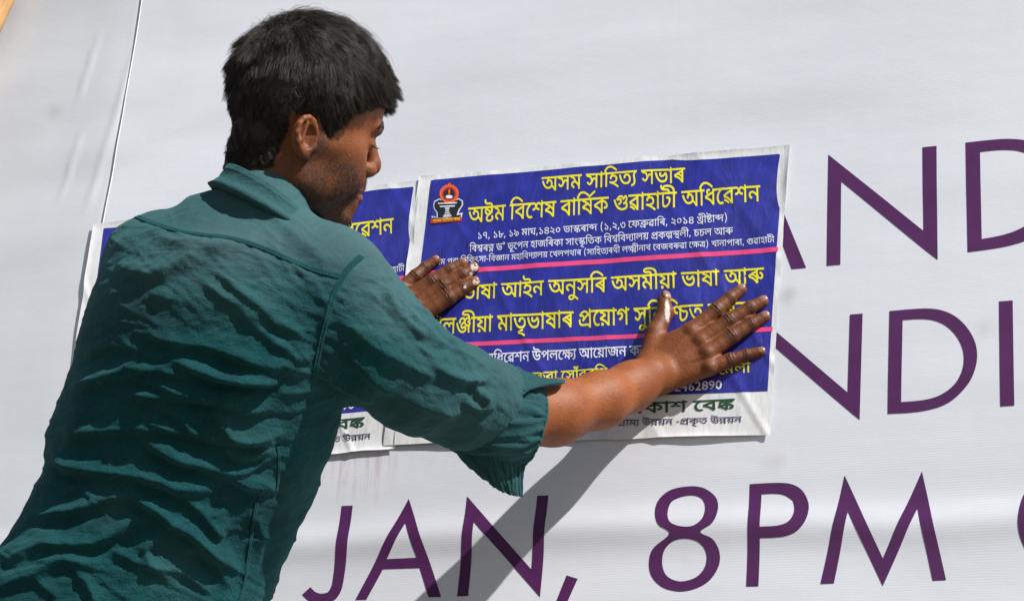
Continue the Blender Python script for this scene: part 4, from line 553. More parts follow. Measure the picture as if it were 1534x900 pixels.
LINE_NUMBERS = [
[7688,3,0,0,28,893,0,24,1575,0,0,2197,0,28,2457,0,30,3139,0,31,3405,0,29,3671,0,15,4201,0,51,4908,0,0,5163,0,28,5423,0,23,6105,0,30,6826,0,46,7092,0],
[15500,3,0,0,65,893,0,24,1458,0,0,2080,0,31,2340,0,22,2606,0,35,3202,0,26,3548,0,27,4225,0,0,4858,0,22,5118,0,30,5714,0,31,5980,0,27,6246,0,50,6879,0,7,6879,0,0,7686,0,68,7946,0,47,8771,0,30,9367,0,29,9633,0,30,10163,0,72,10429,0,0,11262,0,3,11522,0,31,12415,0,18,12681,0,35,13277,0,47,13623,0,26,14219,0,19,14896,0],
[26061,39,0,0,43,592,0,77,1184,0,0,1447,0,39,1707,0,44,2299,0,77,2891,0,0,3154,0,39,3414,0,45,4006,0,0,4598,0,24,4858,0,30,5480,0,10,5746,0,77,6377,0,39,6640,0,42,7232,0,40,7824,0,38,8416,0,0,9008,0,23,9268,0,30,9989,0,66,10255,0,46,11068,0,30,11664,0,62,11930,0,0,12805,0,75,13065,0,39,13484,0,77,14076,0,40,14339,0,77,14931,0,41,15194,0,0,15786,0,35,16046,0,21,16392,0,71,17230,0,47,18099,0,30,18695,0,31,18961,0,46,19227,0,77,19823,0,0,20086,0,40,20346,0,38,20938,0,39,21530,0,42,22122,0,0,22714,0,52,22974,0,32,23670,0,65,23936,0,30,24501,0,62,24767,0,76,25642,0],
[28940,31,0,0,22,266,0,56,862,0,46,1544,0,60,2140,0,0,2800,0,13,3060,0,79,3772,0,0,4102,0,23,4362,0,74,4968,0,35,5083,0,20,5429,0,19,6145,0,0,6749,0,29,7009,0,30,7539,0,12,7805,0,31,8722,0,46,8988,0,7,9584,0,30,10391,0,0,10657,0,28,10917,0,30,11599,0,2,11865,0,66,12303,0,73,12944,0,31,13116,0,15,13382,0,7,14089,0,0,14896,0,31,15156,0,22,15422,0,56,16018,0,31,16700,0,22,16966,0,17,17562,0,51,18165,0,30,18420,0,25,18686,0,37,19417,0,0,20043,0,55,20303,0,7,21058,0,63,21865,0,67,22613,0,25,23334,0,32,24065,0,77,24331,0,0,24594,0,11,24854,0,11,25421,0,25,25988,0,0,26719,0,4,26979,0,69,28137,0],
[43504,3,0,0,28,893,0,24,1575,0,0,2197,0,20,2457,0,70,3173,0,0,3998,0,31,4258,0,11,4524,0,31,5091,0,7,5357,0,36,6164,0,28,6689,0,30,7371,0,78,7637,0,31,7977,0,22,8243,0,49,8839,0,30,9813,0,19,10079,0,0,10683,0,24,10943,0,29,11565,0,30,12095,0,31,12361,0,22,12627,0,17,13223,0,51,13826,0,30,14081,0,25,14347,0,37,15078,0,0,15704,0,35,15964,0,8,16310,0,25,17006,0,20,17737,0,16,18453,0,30,19098,0,46,19364,0,0,19960,0,75,20220,0,28,20639,0,30,21321,0,31,21587,0,29,21853,0,15,22383,0,51,23090,0,46,23345,0,16,23941,0,32,24586,0,0,24852,0,25,25112,0,57,25843,0,32,26909,0,19,27175,0,30,27779,0,16,28045,0,0,28690,0,35,28950,0,22,29296,0,12,29892,0,22,30809,0,69,31405,0,47,32208,0,30,32804,0,0,33070,0,35,33330,0,48,33676,0,54,34595,0,76,35310,0,0,35729,0,8,35989,0,30,36685,0,19,36951,0,30,37555,0,20,37821,0,30,38537,0,46,38803,0,30,39399,0,77,39665,0,0,39928,0,68,40188,0,47,41013,0,30,41609,0,29,41875,0,30,42405,0,72,42671,0],
[15721,23,0,0,30,721,0,27,987,0,30,1620,0,0,1886,0,4,2146,0,5,3304,0,19,3834,0,0,4438,0,3,4698,0,19,5591,0,33,6195,0,28,6195,0,31,6877,0,46,7143,0,0,7739,0,3,7999,0,28,8892,0,24,9574,0,32,10196,0,37,10462,0,30,11088,0,0,11354,0,23,11614,0,30,12335,0,27,12601,0,30,13234,0,0,13500,0,4,13760,0,69,14918,0],
[17191,31,0,0,8,266,0,25,962,0,59,1693,0,32,2553,0,37,2819,0,30,3445,0,0,3711,0,24,3971,0,30,4593,0,15,4859,0,34,5458,0,23,5566,0,30,6287,0,27,6553,0,30,7186,0,46,7452,0,0,8048,0,55,8308,0,35,9063,0,37,9409,0,30,10035,0,9,10301,0,0,10957,0,28,11217,0,33,11899,0,31,11899,0,19,12165,0,31,12769,0,64,13035,0,15,14014,0,0,14721,0,7,14981,0,46,15788,0,7,16384,0],
[14023,3,0,0,31,893,0,18,1159,0,35,1755,0,47,2101,0,26,2697,0,19,3374,0,0,3978,0,6,4238,0,20,4950,0,25,5666,0,35,6397,0,48,6743,0,51,7662,0,0,7917,0,4,8177,0,35,9335,0,37,9681,0,30,10307,0,12,10573,0,19,11490,0,0,12094,0,7,12354,0,46,13161,0,30,13757,0],
[5893,22,0,0,69,596,0,47,1399,0,30,1995,0,0,2261,0,35,2521,0,28,2867,0,30,3549,0,1,3754,0,47,3815,0,46,4411,0,31,5007,0,14,5273,0],
[1965,35,0,0,24,346,0,25,968,0,30,1699,0],
[7254,53,0,0,30,727,0,24,993,0,32,1615,0,14,1881,0,0,2501,0,31,2761,0,22,3027,0,7,3623,0,30,4430,0,26,4696,0,0,5373,0,35,5633,0,22,5979,0,58,6575,0],
[10351,53,0,0,30,727,0,24,993,0,51,1615,0,0,1870,0,6,2130,0,61,2842,0,37,3446,0,19,4072,0,0,4676,0,78,4936,0,55,5276,0,7,6031,0,34,6618,0,15,6838,0,0,7545,0,6,7805,0,61,8517,0,37,9121,0,19,9747,0],
[7092,3,0,0,28,893,0,24,1575,0,0,2197,0,28,2457,0,30,3139,0,31,3405,0,29,3671,0,15,4201,0,51,4908,0,0,5163,0,28,5423,0,23,6105,0,30,6826,0]]

def read_glyph(r):
    p = 1; cs = []
    for _ in range(r[0]):
        k = r[p]; p += 1; x = y = 0; c = []
        for i in range(k):
            a, b = r[p], r[p+1]; p += 2; x += a >> 1; y += b; c.append((x, y, a & 1))
        cs.append(c)
    return cs
GLYPH = [read_glyph(r) for r in GLYPH_NUMBERS]
LINES = [(r[0], [tuple(r[i:i+3]) for i in range(1, len(r), 3)]) for r in LINE_NUMBERS]
GCACHE = {}
def text_mesh(line, bold):
    V = []; F = []
    for q, (g, x, y) in enumerate(line[1]):
        if (g, bold) not in GCACHE: GCACHE[(g, bold)] = fill([flatten(c) for c in GLYPH[g]], bold)
        v, f = GCACHE[(g, bold)]; k = len(V); V += [(a+x, b+y, (q % 3)*.00003) for a, b in v]; F += [(i+k, j+k, l+k) for i, j, l in f]
    return np.array(V), F
# (line, colour, baseline left px, baseline right px, headline height px, boldness)
TEXT = [(0, 'y', (812, 288), (1027, 274.5), 22, 7), (1, 'y', (702, 335.5), (1140, 303.5), 24, 7), (2, 'w', (716, 360), (1092, 333.5), 10.2, 4),
        (3, 'w', (705, 379.8), (1099.5, 353), 10.2, 4), (4, 'w', (644, 399.5), (1162, 366.3), 8.8, 2), (5, 'y', (695, 452.5), (1146.5, 426.6), 22.5, 7),
        (6, 'y', (640, 504.5), (1130, 479), 24, 7), (7, 'w', (727, 547.5), (976, 534), 14.5, 10), (8, 'y', (792, 576), (912, 568), 14.5, 8), (9, 'y', (1078, 563.5), (1126, 560), 14.5, 8),
        (10, 'g', (834, 626.5), (1102, 614.5), 15.5, 12), (11, 'n', (926, 639.8), (1113, 634.6), 9, 4)]
INK = {'y': M_yellow, 'w': M_white, 'g': M_green, 'n': M_navy, 'o': M_yellow}
def poster_h(x, z, seed):
    """wrinkles of the pasted paper (added to the banner's own shape)"""
    x = np.asarray(x, float); z = np.asarray(z, float); p = lambda a, b: np.stack([x*a[0]+z*a[1], x*b[0]+z*b[1], x*0+seed], -1).reshape(-1, 3)
    n = .0012+.0008*vnoise(p((22, 3), (0, 7))).reshape(x.shape)+.0006*vnoise(p((9, -4), (3, 6))).reshape(x.shape)
    r = 1-np.abs(vnoise(p((16, 9), (2, 3.4))).reshape(x.shape)); n = n+.0011*np.clip(r-.72, 0, 1)/.28
    r = 1-np.abs(vnoise(p((6, -13), (3, 1))).reshape(x.shape)); n = n+.0005*np.clip(r-.8, 0, 1)/.2
    return n
class Poster:
    """right poster is laid out straight in photograph pixels; the left one is the same sheet moved on the wall"""
    def __init__(s, root, xf, seed, lift=0.):
        s.root, s.xf, s.seed, s.lift = root, xf, seed, lift
    def uv(s, px, py): return s.xf(wallxz(px, py))
    def y(s, x, z, off): return -(wall_h(x, z)+poster_h(x, z, s.seed)+s.lift+off)
    def quad(s, name, c, mat, off, n=(230, 180), wob=0., thick=False):
        a = [s.uv(*q) for q in c]; u = np.linspace(0, 1, n[0]); v = np.linspace(0, 1, n[1]); Uu, Vv = np.meshgrid(u, v, indexing='ij')
        W = ((1-Uu)*(1-Vv))[..., None]*a[0]+(Uu*(1-Vv))[..., None]*a[1]+(Uu*Vv)[..., None]*a[2]+((1-Uu)*Vv)[..., None]*a[3]
        if wob:
            e = vnoise(np.stack([W[..., 0]*30, W[..., 1]*30, W[..., 0]*0+s.seed], -1).reshape(-1, 3)).reshape(W.shape[:2])*wob
            edge = np.maximum(np.maximum(np.exp(-Uu*60), np.exp(-(1-Uu)*60)), np.maximum(np.exp(-Vv*60), np.exp(-(1-Vv)*60)))
            W = W+(e*edge)[..., None]
        y = s.y(W[..., 0], W[..., 1], off)
        if wob:                                              # edges curl slightly off the wall
            d = np.minimum(np.minimum(Uu, 1-Uu)*.45, np.minimum(Vv, 1-Vv)*.36)
            cu = np.clip(vnoise(np.stack([W[..., 0]*9, W[..., 1]*9, W[..., 0]*0+s.seed+4], -1).reshape(-1, 3)).reshape(W.shape[:2])+.15, 0, 1)
            y = y-.0032*cu*np.exp(-d/.005)
        V = np.stack([W[..., 0], y, W[..., 1]], -1).reshape(-1, 3); i = np.arange(n[0]*n[1]).reshape(n)
        F = np.stack([i[:-1, :-1], i[:-1, 1:], i[1:, 1:], i[1:, :-1]], -1).reshape(-1, 4)
        return mesh(name, V, F, mat, s.root)
    def text(s, i, col, p0, p1, h, bold):
        V, F = text_mesh(LINES[i], bold); a = s.uv(*p0); b = s.uv(*p1); w = LINES[i][0]; ax = (b-a)/w
        mx, my = (p0[0]+p1[0])/2, (p0[1]+p1[1])/2; up = (s.uv(mx, my-h)-s.uv(mx, my)); up = up/638.
        W = a+V[:, :1]*ax+V[:, 1:2]*up; y = s.y(W[:, 0], W[:, 1], .0006)-V[:, 2]
        o = mesh('lettering', np.stack([W[:, 0], y, W[:, 1]], 1), F, INK[col], s.root); return o
    def shape(s, name, cs, mat, off):
        C = [[tuple(s.uv(x, y)) for x, y in c] for c in cs]; a = np.concatenate([np.array(c) for c in C]); lo, hi = a.min(0), a.max(0)
        ex = [(x, z) for x in np.arange(lo[0]+.002, hi[0], .006) for z in np.arange(lo[1]+.002, hi[1], .006)]
        v, f = fill(C, 0, ex, 1e-6); v = np.array(v); y = s.y(v[:, 0], v[:, 1], off)
        return mesh(name, np.stack([v[:, 0], y, v[:, 1]], 1), f, mat, s.root)
    def latin(s, txt, p0, p1, h, mat):
        c = bpy.data.curves.new('t', 'FONT'); c.body = txt; c.resolution_u = 2; c.offset = .012; o = bpy.data.objects.new('t', c); scene.collection.objects.link(o)
        me = o.evaluated_get(bpy.context.evaluated_depsgraph_get()).to_mesh(); V = np.array([v.co[:] for v in me.vertices]); F = [tuple(p.vertices) for p in me.polygons]
        o.to_mesh_clear(); bpy.data.objects.remove(o); bpy.data.curves.remove(c)
        a = s.uv(*p0); b = s.uv(*p1); ax = (b-a)/(V[:, 0].max()-V[:, 0].min()); mx, my = (p0[0]+p1[0])/2, (p0[1]+p1[1])/2
        up = (s.uv(mx, my-h)-s.uv(mx, my))/V[:, 1].max(); W = a+(V[:, :1]-V[:, 0].min())*ax+V[:, 1:2]*up
        return mesh('lettering', np.stack([W[:, 0], s.y(W[:, 0], W[:, 1], .0006), W[:, 1]], 1), F, mat, s.root)
    def build(s):
        s.quad('paper_sheet', [(628, 265), (1183.5, 218.5), (1156, 653), (577, 668)], M_paper, 0, wob=.0010)
        s.quad('printed_panel', [(645.7, 269.5), (1175, 226.3), (1151.5, 588), (609, 606.5)], M_blue, .0003)
        s.quad('pink_rule', [(632, 408.6), (1167.6, 373.3), (1167, 380.3), (631.2, 415.8)], M_pink, .0006, (150, 3))
        s.quad('pink_rule', [(620, 519.8), (1159.8, 492.8), (1159.2, 499.4), (619.4, 526.2)], M_pink, .0006, (150, 3))
        for t in TEXT: s.text(*t)
        s.latin('2462890', (1012, 588), (1083, 584.5), 13.2, M_white)
        # emblem: flame ring over a harp-shaped dark vessel on a red ribbon
        e = lambda L: [(620+x/4.2857, 210+y/4.2857) for x, y in L]
        fl = []
        for k in range(40):
            a = math.radians(90+k*9); r = 60*(1+.07*(k % 2)); r = r*(1.22 if k == 0 else 1); fl.append((230+r*math.cos(a)*.98, 348-r*math.sin(a)))
        s.shape('emblem', [e([(128, 420), (135, 395), (165, 380), (205, 392), (260, 388), (290, 376), (318, 392), (320, 420), (298, 455), (290, 478), (318, 470), (310, 505), (118, 505), (118, 490), (150, 498), (150, 470), (132, 445)])], M_white, .0006)
        s.shape('emblem', [e([(134, 420), (141, 401), (167, 388), (205, 399), (260, 395), (290, 384), (311, 397), (312, 420), (290, 453), (280, 488), (308, 482), (304, 503), (124, 503), (124, 498), (158, 502), (158, 468), (139, 443)])], M_black, .0008)
        s.shape('emblem', [e(fl)], M_orange, .0010)
        s.shape('emblem', [e(arc(230, 348, 46, 46, 0, 351, 30))], M_red, .0012); s.shape('emblem', [e(arc(230, 350, 36, 36, 0, 351, 30))], M_black, .0014)
        s.shape('emblem', [e([(224, 325), (230, 318), (237, 325), (235, 352), (226, 352)])], M_orange, .0016)
        s.shape('emblem', [e([(208, 366), (222, 358), (240, 358), (254, 366), (246, 380), (216, 380)])], M_white, .0016)
        for k, (w, yy) in enumerate(((62, 412), (50, 432), (16, 446), (14, 460), (17, 474), (24, 487), (30, 497))):
            s.shape('emblem', [e([(220-w, yy-5+w*.03), (220+w, yy-5-w*.06), (220+w-4, yy+3-w*.06), (220-w+4, yy+3+w*.03)])], M_white, .0012)
        s.shape('emblem', [e([(112, 513), (315, 500), (313, 527), (113, 541)])], M_red, .0012)
        V, F = text_mesh(LINES[12], 6); a = s.uv(*e([(128, 533)])[0]); b = s.uv(*e([(303, 521)])[0]); up = (s.uv(*e([(215, 508)])[0])-s.uv(*e([(215, 526)])[0]))/700.
        W = a+V[:, :1]*(b-a)/LINES[12][0]+V[:, 1:2]*up; mesh('lettering', np.stack([W[:, 0], s.y(W[:, 0], W[:, 1], .0015)-V[:, 2], W[:, 1]], 1), F, M_yellow, s.root)
def similarity(a0, a1, b0, b1):
    a0, a1, b0, b1 = (complex(*wallxz(*q)) for q in (a0, a1, b0, b1)); m = (b1-b0)/(a1-a0)
    def f(w):
        r = (complex(*w)-a0)*m+b0; return np.array([r.real, r.imag])
    return f
pr = empty('poster', toW(PW(880, 440)), 'blue Assamese poster with yellow headlines that both hands are smoothing onto the banner', 'poster', 'pasted blue posters')
pl = empty('poster', toW(PW(370, 480)), 'matching blue poster already pasted behind the man, only its edges showing', 'poster', 'pasted blue posters')
Poster(pl, similarity((1174, 226), (1102, 614), (621.5, 276), (548, 640)), 31).build()
Poster(pr, lambda w: w, 3, .0014).build()

# ------------------------------------------------------------------ timber pole, top left
a = PW(-88, 200, .035); b = PW(11, -30, .035); d = (b-a)/np.linalg.norm(b-a)
wa, wb = toW(a), toW(b); dw = (wb-wa)/np.linalg.norm(wb-wa); lo = wa-dw*(wa[2]/dw[2]) if dw[2] > .1 else wa-dw
pole_pts = np.stack([lo+dw*t for t in np.linspace(0, (2.95-lo[2])/dw[2], 26)])
pole_pts = pole_pts+np.stack([fbm(np.stack([np.arange(26)*.4, np.zeros(26)+k, np.zeros(26)], 1), 2)*.004 for k in range(3)], 1)
V, F = tube(pole_pts, .022+.002*np.sin(np.arange(26)), 14); o = mesh('timber_pole', V, F, M_wood, origin=lo)
o['label'] = 'yellow timber pole crossing the top left corner in front of the banner'; o['category'] = 'pole'

# ================================================================== the man
HIP = toW(P(165, 930, 2.02)); man = empty('person', (HIP[0]-.02, HIP[1], 0), 'young man in a teal shirt with rolled sleeves pressing the poster flat with both hands', 'person')
# ---- head frame
def _fr(v, t=0., b=math.radians(10)):
    x, y, z = v; y, z = y*math.cos(t)+z*math.sin(t), -y*math.sin(t)+z*math.cos(t)
    return np.array([x*math.cos(b)+y*math.sin(b), -x*math.sin(b)+y*math.cos(b), z])
_a = math.radians(28); HF = _fr((math.cos(_a), 0, -math.sin(_a))); HR = _fr((math.sin(_a), 0, math.cos(_a))); HU = _fr((0, 1, 0))
HM = np.stack([HF, HR, HU], 1); HO = P(466, 212, 2.18)-HF*.003-HR*.070
def hl(p): return (p-HO) @ HM*1000.                      # camera axes -> head millimetres (forward, near side, up)
def hc(q): return HO+(np.asarray(q, float)/1000.) @ HM.T
def head_sdf(p):
    q = hl(p); m = q.copy(); m[:, 1] = np.abs(q[:, 1])   # symmetric features
    d = ell(q, (18, 0, 56), (88, 73, 84))
    d = smin(d, ell(q, (56, 0, -8), (40, 52, 62)), 20)                     # face mass
    d = smin(d, cap(m, (6, 50, -42), (74, 13, -75), 14, 12), 15)           # jaw
    d = smin(d, cap(m, (8, 56, 0), (6, 52, -42), 12, 14), 15)
    d = smin(d, cap(m, (0, 57, 2), (62, 44, 0), 11, 13), 20)             # cheek bone
    d = smin(d, ell(m, (64, 30, -24), (22, 22, 28)), 16)
    d = smin(d, ell(m, (38, 42, -34), (34, 17, 30)), 14)                   # cheek front
    d = smin(d, ell(q, (80, 0, -76), (17, 16, 13.5)), 9)                   # chin
    d = smin(d, ell(q, (79, 0, -36), (23, 25, 22)), 11)                    # muzzle
    d = smin(d, ell(q, (83, 0, -59), (18, 19, 15)), 8)                     # below the lip
    d = smin(d, ell(q, (89, 0, -29), (16, 20, 15)), 8)                     # above the lip
    d = smin(d, cap(m, (107, 5, 34), (91, 37, 33), 8, 6.5), 11)            # brow ridge
    d = smin(d, ell(q, (72, 0, 60), (34, 44, 34)), 16)                     # forehead
    d = smax(d, -ell(m, (106, 30, 15), (15, 16, 12.5)), 8)                 # sockets
    d = smin(d, np.linalg.norm(m-np.array([84., 30, 15]), axis=1)-12.6, 2.5)  # lids over the eyeballs
    d = smin(d, cap(m, (95, 19, 16), (91, 42, 13), 1.4, 1.2), 2.0)         # lid fold
    d = smin(d, cap(q, (102, 0, 23), (111.5, 0, -3), 6.0, 8.8), 6)         # nose bridge
    d = smin(d, np.linalg.norm(q-np.array([112., 0, -9.5]), axis=1)-10.3, 5) # tip
    d = smin(d, ell(m, (101, 13, -15), (12, 8.2, 9.5)), 3.0)             # wings
    d = smax(d, -ell(m, (106, 6.5, -21.5), (7, 3.4, 5)), 2)                # nostrils
    d = smin(d, cap(q, (103, 0, -16), (99, 0, -27), 4, 5), 4)
    d = smin(d, cap(m, (102.5, 0, -37.5), (89, 22, -42), 5.6, 2.2), 2.4)   # upper lip
    d = smin(d, cap(m, (100.0, 0, -49.5), (88, 20, -46.8), 6.6, 2.4), 2.4)  # lower lip
    d = smax(d, -cap(m, (109, 0, -43.4), (91, 24, -44.4), 1.3, 1.0), 1.6)  # mouth line
    # neck
    d = smin(d, cap(q, (-12, 0, -10), (-20, 0, -150), 49, 56), 14)
    # ear (near side) and its twin
    e = m.copy(); 
    sp = [((5, 70, 9), 2.4), ((4, 72, 16), 2.7), ((0, 75, 22), 2.9), ((-7, 78, 25.5), 3.0), ((-14, 80.5, 23.5), 3.0), ((-19, 82, 16), 3.0), ((-20, 82, 6), 2.9), ((-17, 80.5, -3), 2.9), ((-11, 77, -11), 3.2), ((-4, 73, -16), 4.6), ((-1, 71, -18), 4.8)]
    er = chain(e, sp, 2)
    fl = ell(e, (-7, 74, 4), (16, 5.5, 25)); fl = smax(fl, -ell(e, (-3, 79, 4), (9.5, 9, 13.5)), 2.0); fl = smax(fl, -cap(e, (-6, 82, 21), (-14, 84, 10), 2.6), 1.5)
    er = smin(er, fl, 2.5); er = smin(er, cap(e, (6, 71, 2), (6, 72, -6), 4.2, 4), 3); er = smin(er, cap(e, (-9, 79.5, 19), (-12, 80, -2), 2.2, 2.4), 2)
    d = smin(d, er, 3.5)
    return d/1000.
Vh, Fh = nets(head_sdf, HO+np.array([-.16, -.25, -.16]), HO+np.array([.17, .17, .16]), .0014)
Vh = relax(Vh, Fh, 2, .4)
# ---- right arm and hand
RA = [(P(500, 455, 2.14), .054), (P(600, 545, 2.155), .046), (P(720, 610, 2.24), .038), (P(770, 620, 2.275), .0372), (P(830, 618, 2.31), .0366), (P(900, 599, 2.355), .0318), (P(945, 579, 2.395), .0275), (P(975, 562, 2.418), .0255)]
def finger(p, js, k=.0025):
    """js: (px, py, off, r) from the knuckle to the tip; bulges at the joints"""
    pts = [(PW(x, y, o+r*.05), r*(1.13 if i < 3 else 1.24)) for i, (x, y, o, r) in enumerate(js)]; d = None
    for i, ((a, ra), (b, rb)) in enumerate(zip(pts, pts[1:])):
        m = (a+b)/2+NW*-.0004; rm = (ra+rb)/2*.94
        c = smin(cap(p, a, m, ra, rm), cap(p, m, b, rm, rb), .002); d = c if d is None else smin(d, c, k)
    return d
RF = [[(1036, 496, .0225, .0105), (1074, 464.5, .0165, .0092), (1094, 446.5, .011, .0080), (1110, 434.5, .0068, .0064)],
      [(1050, 511, .0235, .0105), (1093, 480, .0175, .0094), (1124, 461, .0115, .0082), (1142.5, 452, .0070, .0066)],
      [(1060, 529, .0225, .0102), (1097, 503.5, .0165, .0090), (1126, 485, .0110, .0079), (1145.5, 475, .0068, .0064)],
      [(1063, 550, .0195, .0094), (1095, 538.5, .0140, .0080), (1119, 531.5, .0095, .0070), (1139.5, 527, .0062, .0057)]]
RT = [(973, 541, .026, .0150), (982, 498, .022, .0125), (997, 468, .015, .0108), (994.5, 448, .0105, .0082)]
def rarm_sdf(p):
    d = chain(p, RA, .02)
    w = [(966, 545, .030), (972, 556, .031), (979, 567, .030), (985, 577, .027)]
    h = None
    for (x, y, o), f in zip(w, RF):
        c = cap(p, PW(x, y, o-.002), PW(f[0][0], f[0][1], f[0][2]-.002), .0135, .0112); h = c if h is None else smin(h, c, .012)
    h = smin(h, cap(p, PW(978, 560, .022), PW(1025, 548, .018), .018, .014), .012)
    h = smin(h, cap(p, PW(985, 515, .020), PW(1030, 505, .018), .009, .009), .014)      # web of the thumb
    for f in RF: h = smin(h, finger(p, f), .005)
    for f in RF: h = smin(h, np.linalg.norm(p-PW(f[0][0], f[0][1], f[0][2]+.0035), axis=1)-.0085, .004)
    for f in RF[:3]:                                                                   # tendons
        h = smin(h, cap(p, PW(f[0][0]-6, f[0][1]+5, f[0][2]+.0075), PW(990, 553, .0385), .0017, .0012), .004)
    h = smin(h, chain(p, [(PW(x, y, o), r) for x, y, o, r in RT], .004), .008)
    d = smin(d, h, .016)
    return smax(d, -(.0010+(p-PW(1000, 500, 0)) @ -(-NW)) if False else d, .001)
Vr, Fr = nets(rarm_sdf, np.minimum.reduce([P(700, 690, 2.2)-[.08, .02, .0], PW(940, 690, 0)-[0, 0, .02], P(480, 700, 2.2)])-[.0, .0, .28], [PW(1165, 420, 0)[0]+.01, PW(1000, 410, 0)[1]+.03, -2.05], .00125, cb=6)
Vr = relax(Vr, Fr, 1, .35)
# ---- left arm and hand
LF = [[(600, 433, .0205, .0094), (623, 413, .0150, .0082), (637, 400.5, .0100, .0071), (652.5, 390.5, .0062, .0058)],
      [(612, 444, .0225, .0102), (648, 420.5, .0170, .0091), (675, 404.5, .0115, .0079), (693, 395, .0068, .0064)],
      [(624, 457, .0235, .0105), (665, 428, .0180, .0096), (694, 411.5, .0120, .0083), (709, 402, .0072, .0066)],
      [(634, 470, .0225, .0105), (673, 445.5, .0165, .0094), (695, 431, .0110, .0082), (711, 423, .0070, .0066)]]
LW = PW(572, 492, .035)
def larm_sdf(p):
    d = chain(p, [(P(250, 420, 2.28), .050), (P(400, 560, 2.46), .040), (P(500, 530, 2.54), .033), (LW, .0255)], .02)
    h = None
    for (x, y), f in zip([(567, 478), (571, 486), (576, 494), (581, 502)], LF):
        c = cap(p, PW(x, y, .030), PW(f[0][0], f[0][1], f[0][2]-.002), .0135, .0112); h = c if h is None else smin(h, c, .012)
    for f in LF: h = smin(h, finger(p, f), .0045)
    for f in LF: h = smin(h, np.linalg.norm(p-PW(f[0][0], f[0][1], f[0][2]+.0035), axis=1)-.0085, .004)
    h = smin(h, chain(p, [(PW(590, 505, .025), .014), (PW(625, 508, .018), .011), (PW(648, 505, .012), .009)], .004), .008)
    return smin(d, h, .014)
Vl, Fl = nets(larm_sdf, [P(200, 500, 2.2)[0]-.03, PW(500, 560, 0)[1]-.06, -2.82], [PW(725, 400, 0)[0], PW(600, 380, 0)[1]+.09, -2.20], .0013, cb=6)
Vl = relax(Vl, Fl, 1, .35)
# ---- trunk hidden in the shirt, and legs
TB = [(-.0, 300), (0, 0)]
# silhouette table of the shirt: photograph row, left edge, right edge, depth of the axis, half thickness (m)
T_ = np.array([(270, 300, 470, 2.23, .050), (300, 238, 500, 2.212, .075), (330, 192, 520, 2.195, .092), (365, 166, 536, 2.183, .104), (400, 150, 540, 2.175, .112), (450, 131, 535, 2.170, .118), (500, 116, 530, 2.172, .120),
               (550, 103, 526, 2.176, .120), (600, 88, 520, 2.182, .120), (650, 73, 503, 2.186, .118), (700, 72, 486, 2.188, .114), (750, 48, 467, 2.188, .112), (800, 20, 441, 2.186, .112), (850, -18, 418, 2.184, .114), (900, -52, 398, 2.182, .118),
               (960, -95, 370, 2.18, .130), (1040, -140, 330, 2.18, .130), (1120, -175, 300, 2.18, .128)], float)
_ty = -(T_[:, 0]-450)/FX*T_[:, 3]; _xl = (T_[:, 1]-767)/FX*T_[:, 3]; _xr = (T_[:, 2]-767)/FX*T_[:, 3]
_o = np.argsort(_ty); _ty, _xl, _xr, _td, _th = _ty[_o], _xl[_o], _xr[_o], T_[_o, 3], T_[_o, 4]
def torso(p, g=0.):
    y = p[:, 1]; L = np.interp(y, _ty, _xl); Rr = np.interp(y, _ty, _xr); dz = -np.interp(y, _ty, _td); th = np.interp(y, _ty, _th)+g
    cx = (L+Rr)/2; hx = (Rr-L)/2+g; e = 2.15
    dz = dz+np.interp(y, [-.28, -.06], [-.16, .16])*(p[:, 0]-cx)*sstep(.16, .02, y)
    r = (np.abs((p[:, 0]-cx)/hx)**e+np.abs((p[:, 2]-dz)/th)**e)**(1/e)
    d = (r-1)*np.minimum(hx, th)
    # shoulder line and hem
    a = P(190, 335, 2.2); b = P(545, 372, 2.2); n = np.array([-(b-a)[1], (b-a)[0], 0]); n /= np.linalg.norm(n); n[2] = .0
    d = smax(d, (p-a) @ n-.012+g*-1, .045)
    d = smax(d, -(p[:, 1]-P(0, 1110, 2.18)[1]), .004)
    return d
def trunk_sdf(p): return torso(p, -.022)
Vt, Ft = nets(trunk_sdf, [-.79, -.59, -2.55], [-.10, .16, -1.8], .009)
# leg chains (world), joined to the trunk under the trousers
hipc = (P(120, 1075, 2.0)+P(120, 1075, 2.0))/2; HW = toW(P(85, 1090, 2.18))
FEET = [np.array([HW[0]-.13, HW[1]+.03, .085]), np.array([HW[0]+.14, HW[1]-.05, .085])]
HIPS = [HW+np.array([-.095, .0, -.01]), HW+np.array([.095, .0, -.01])]
def leg_pts(k):
    h, f = HIPS[k], FEET[k]; kn = (h+f)/2+np.array([.02, .035, .02]); return h, kn, f
def legs_sdf(p):
    d = None
    for k in (0, 1):
        h, kn, f = leg_pts(k); c = smin(cap(p, h, kn, .082, .052), cap(p, kn, f, .050, .036), .02); c = smin(c, cap(p, f+[0, .03, -.03], f+[0.01, .13, -.045], .035, .028), .02)
        d = c if d is None else smin(d, c, .02)
    return smin(d, cap(p, HIPS[0]+[0, 0, .06], HIPS[1]+[0, 0, .06], .10), .04)
Vg, Fg = nets(legs_sdf, [HW[0]-.3, HW[1]-.2, .0], [HW[0]+.35, HW[1]+.3, HW[2]+.18], .010)
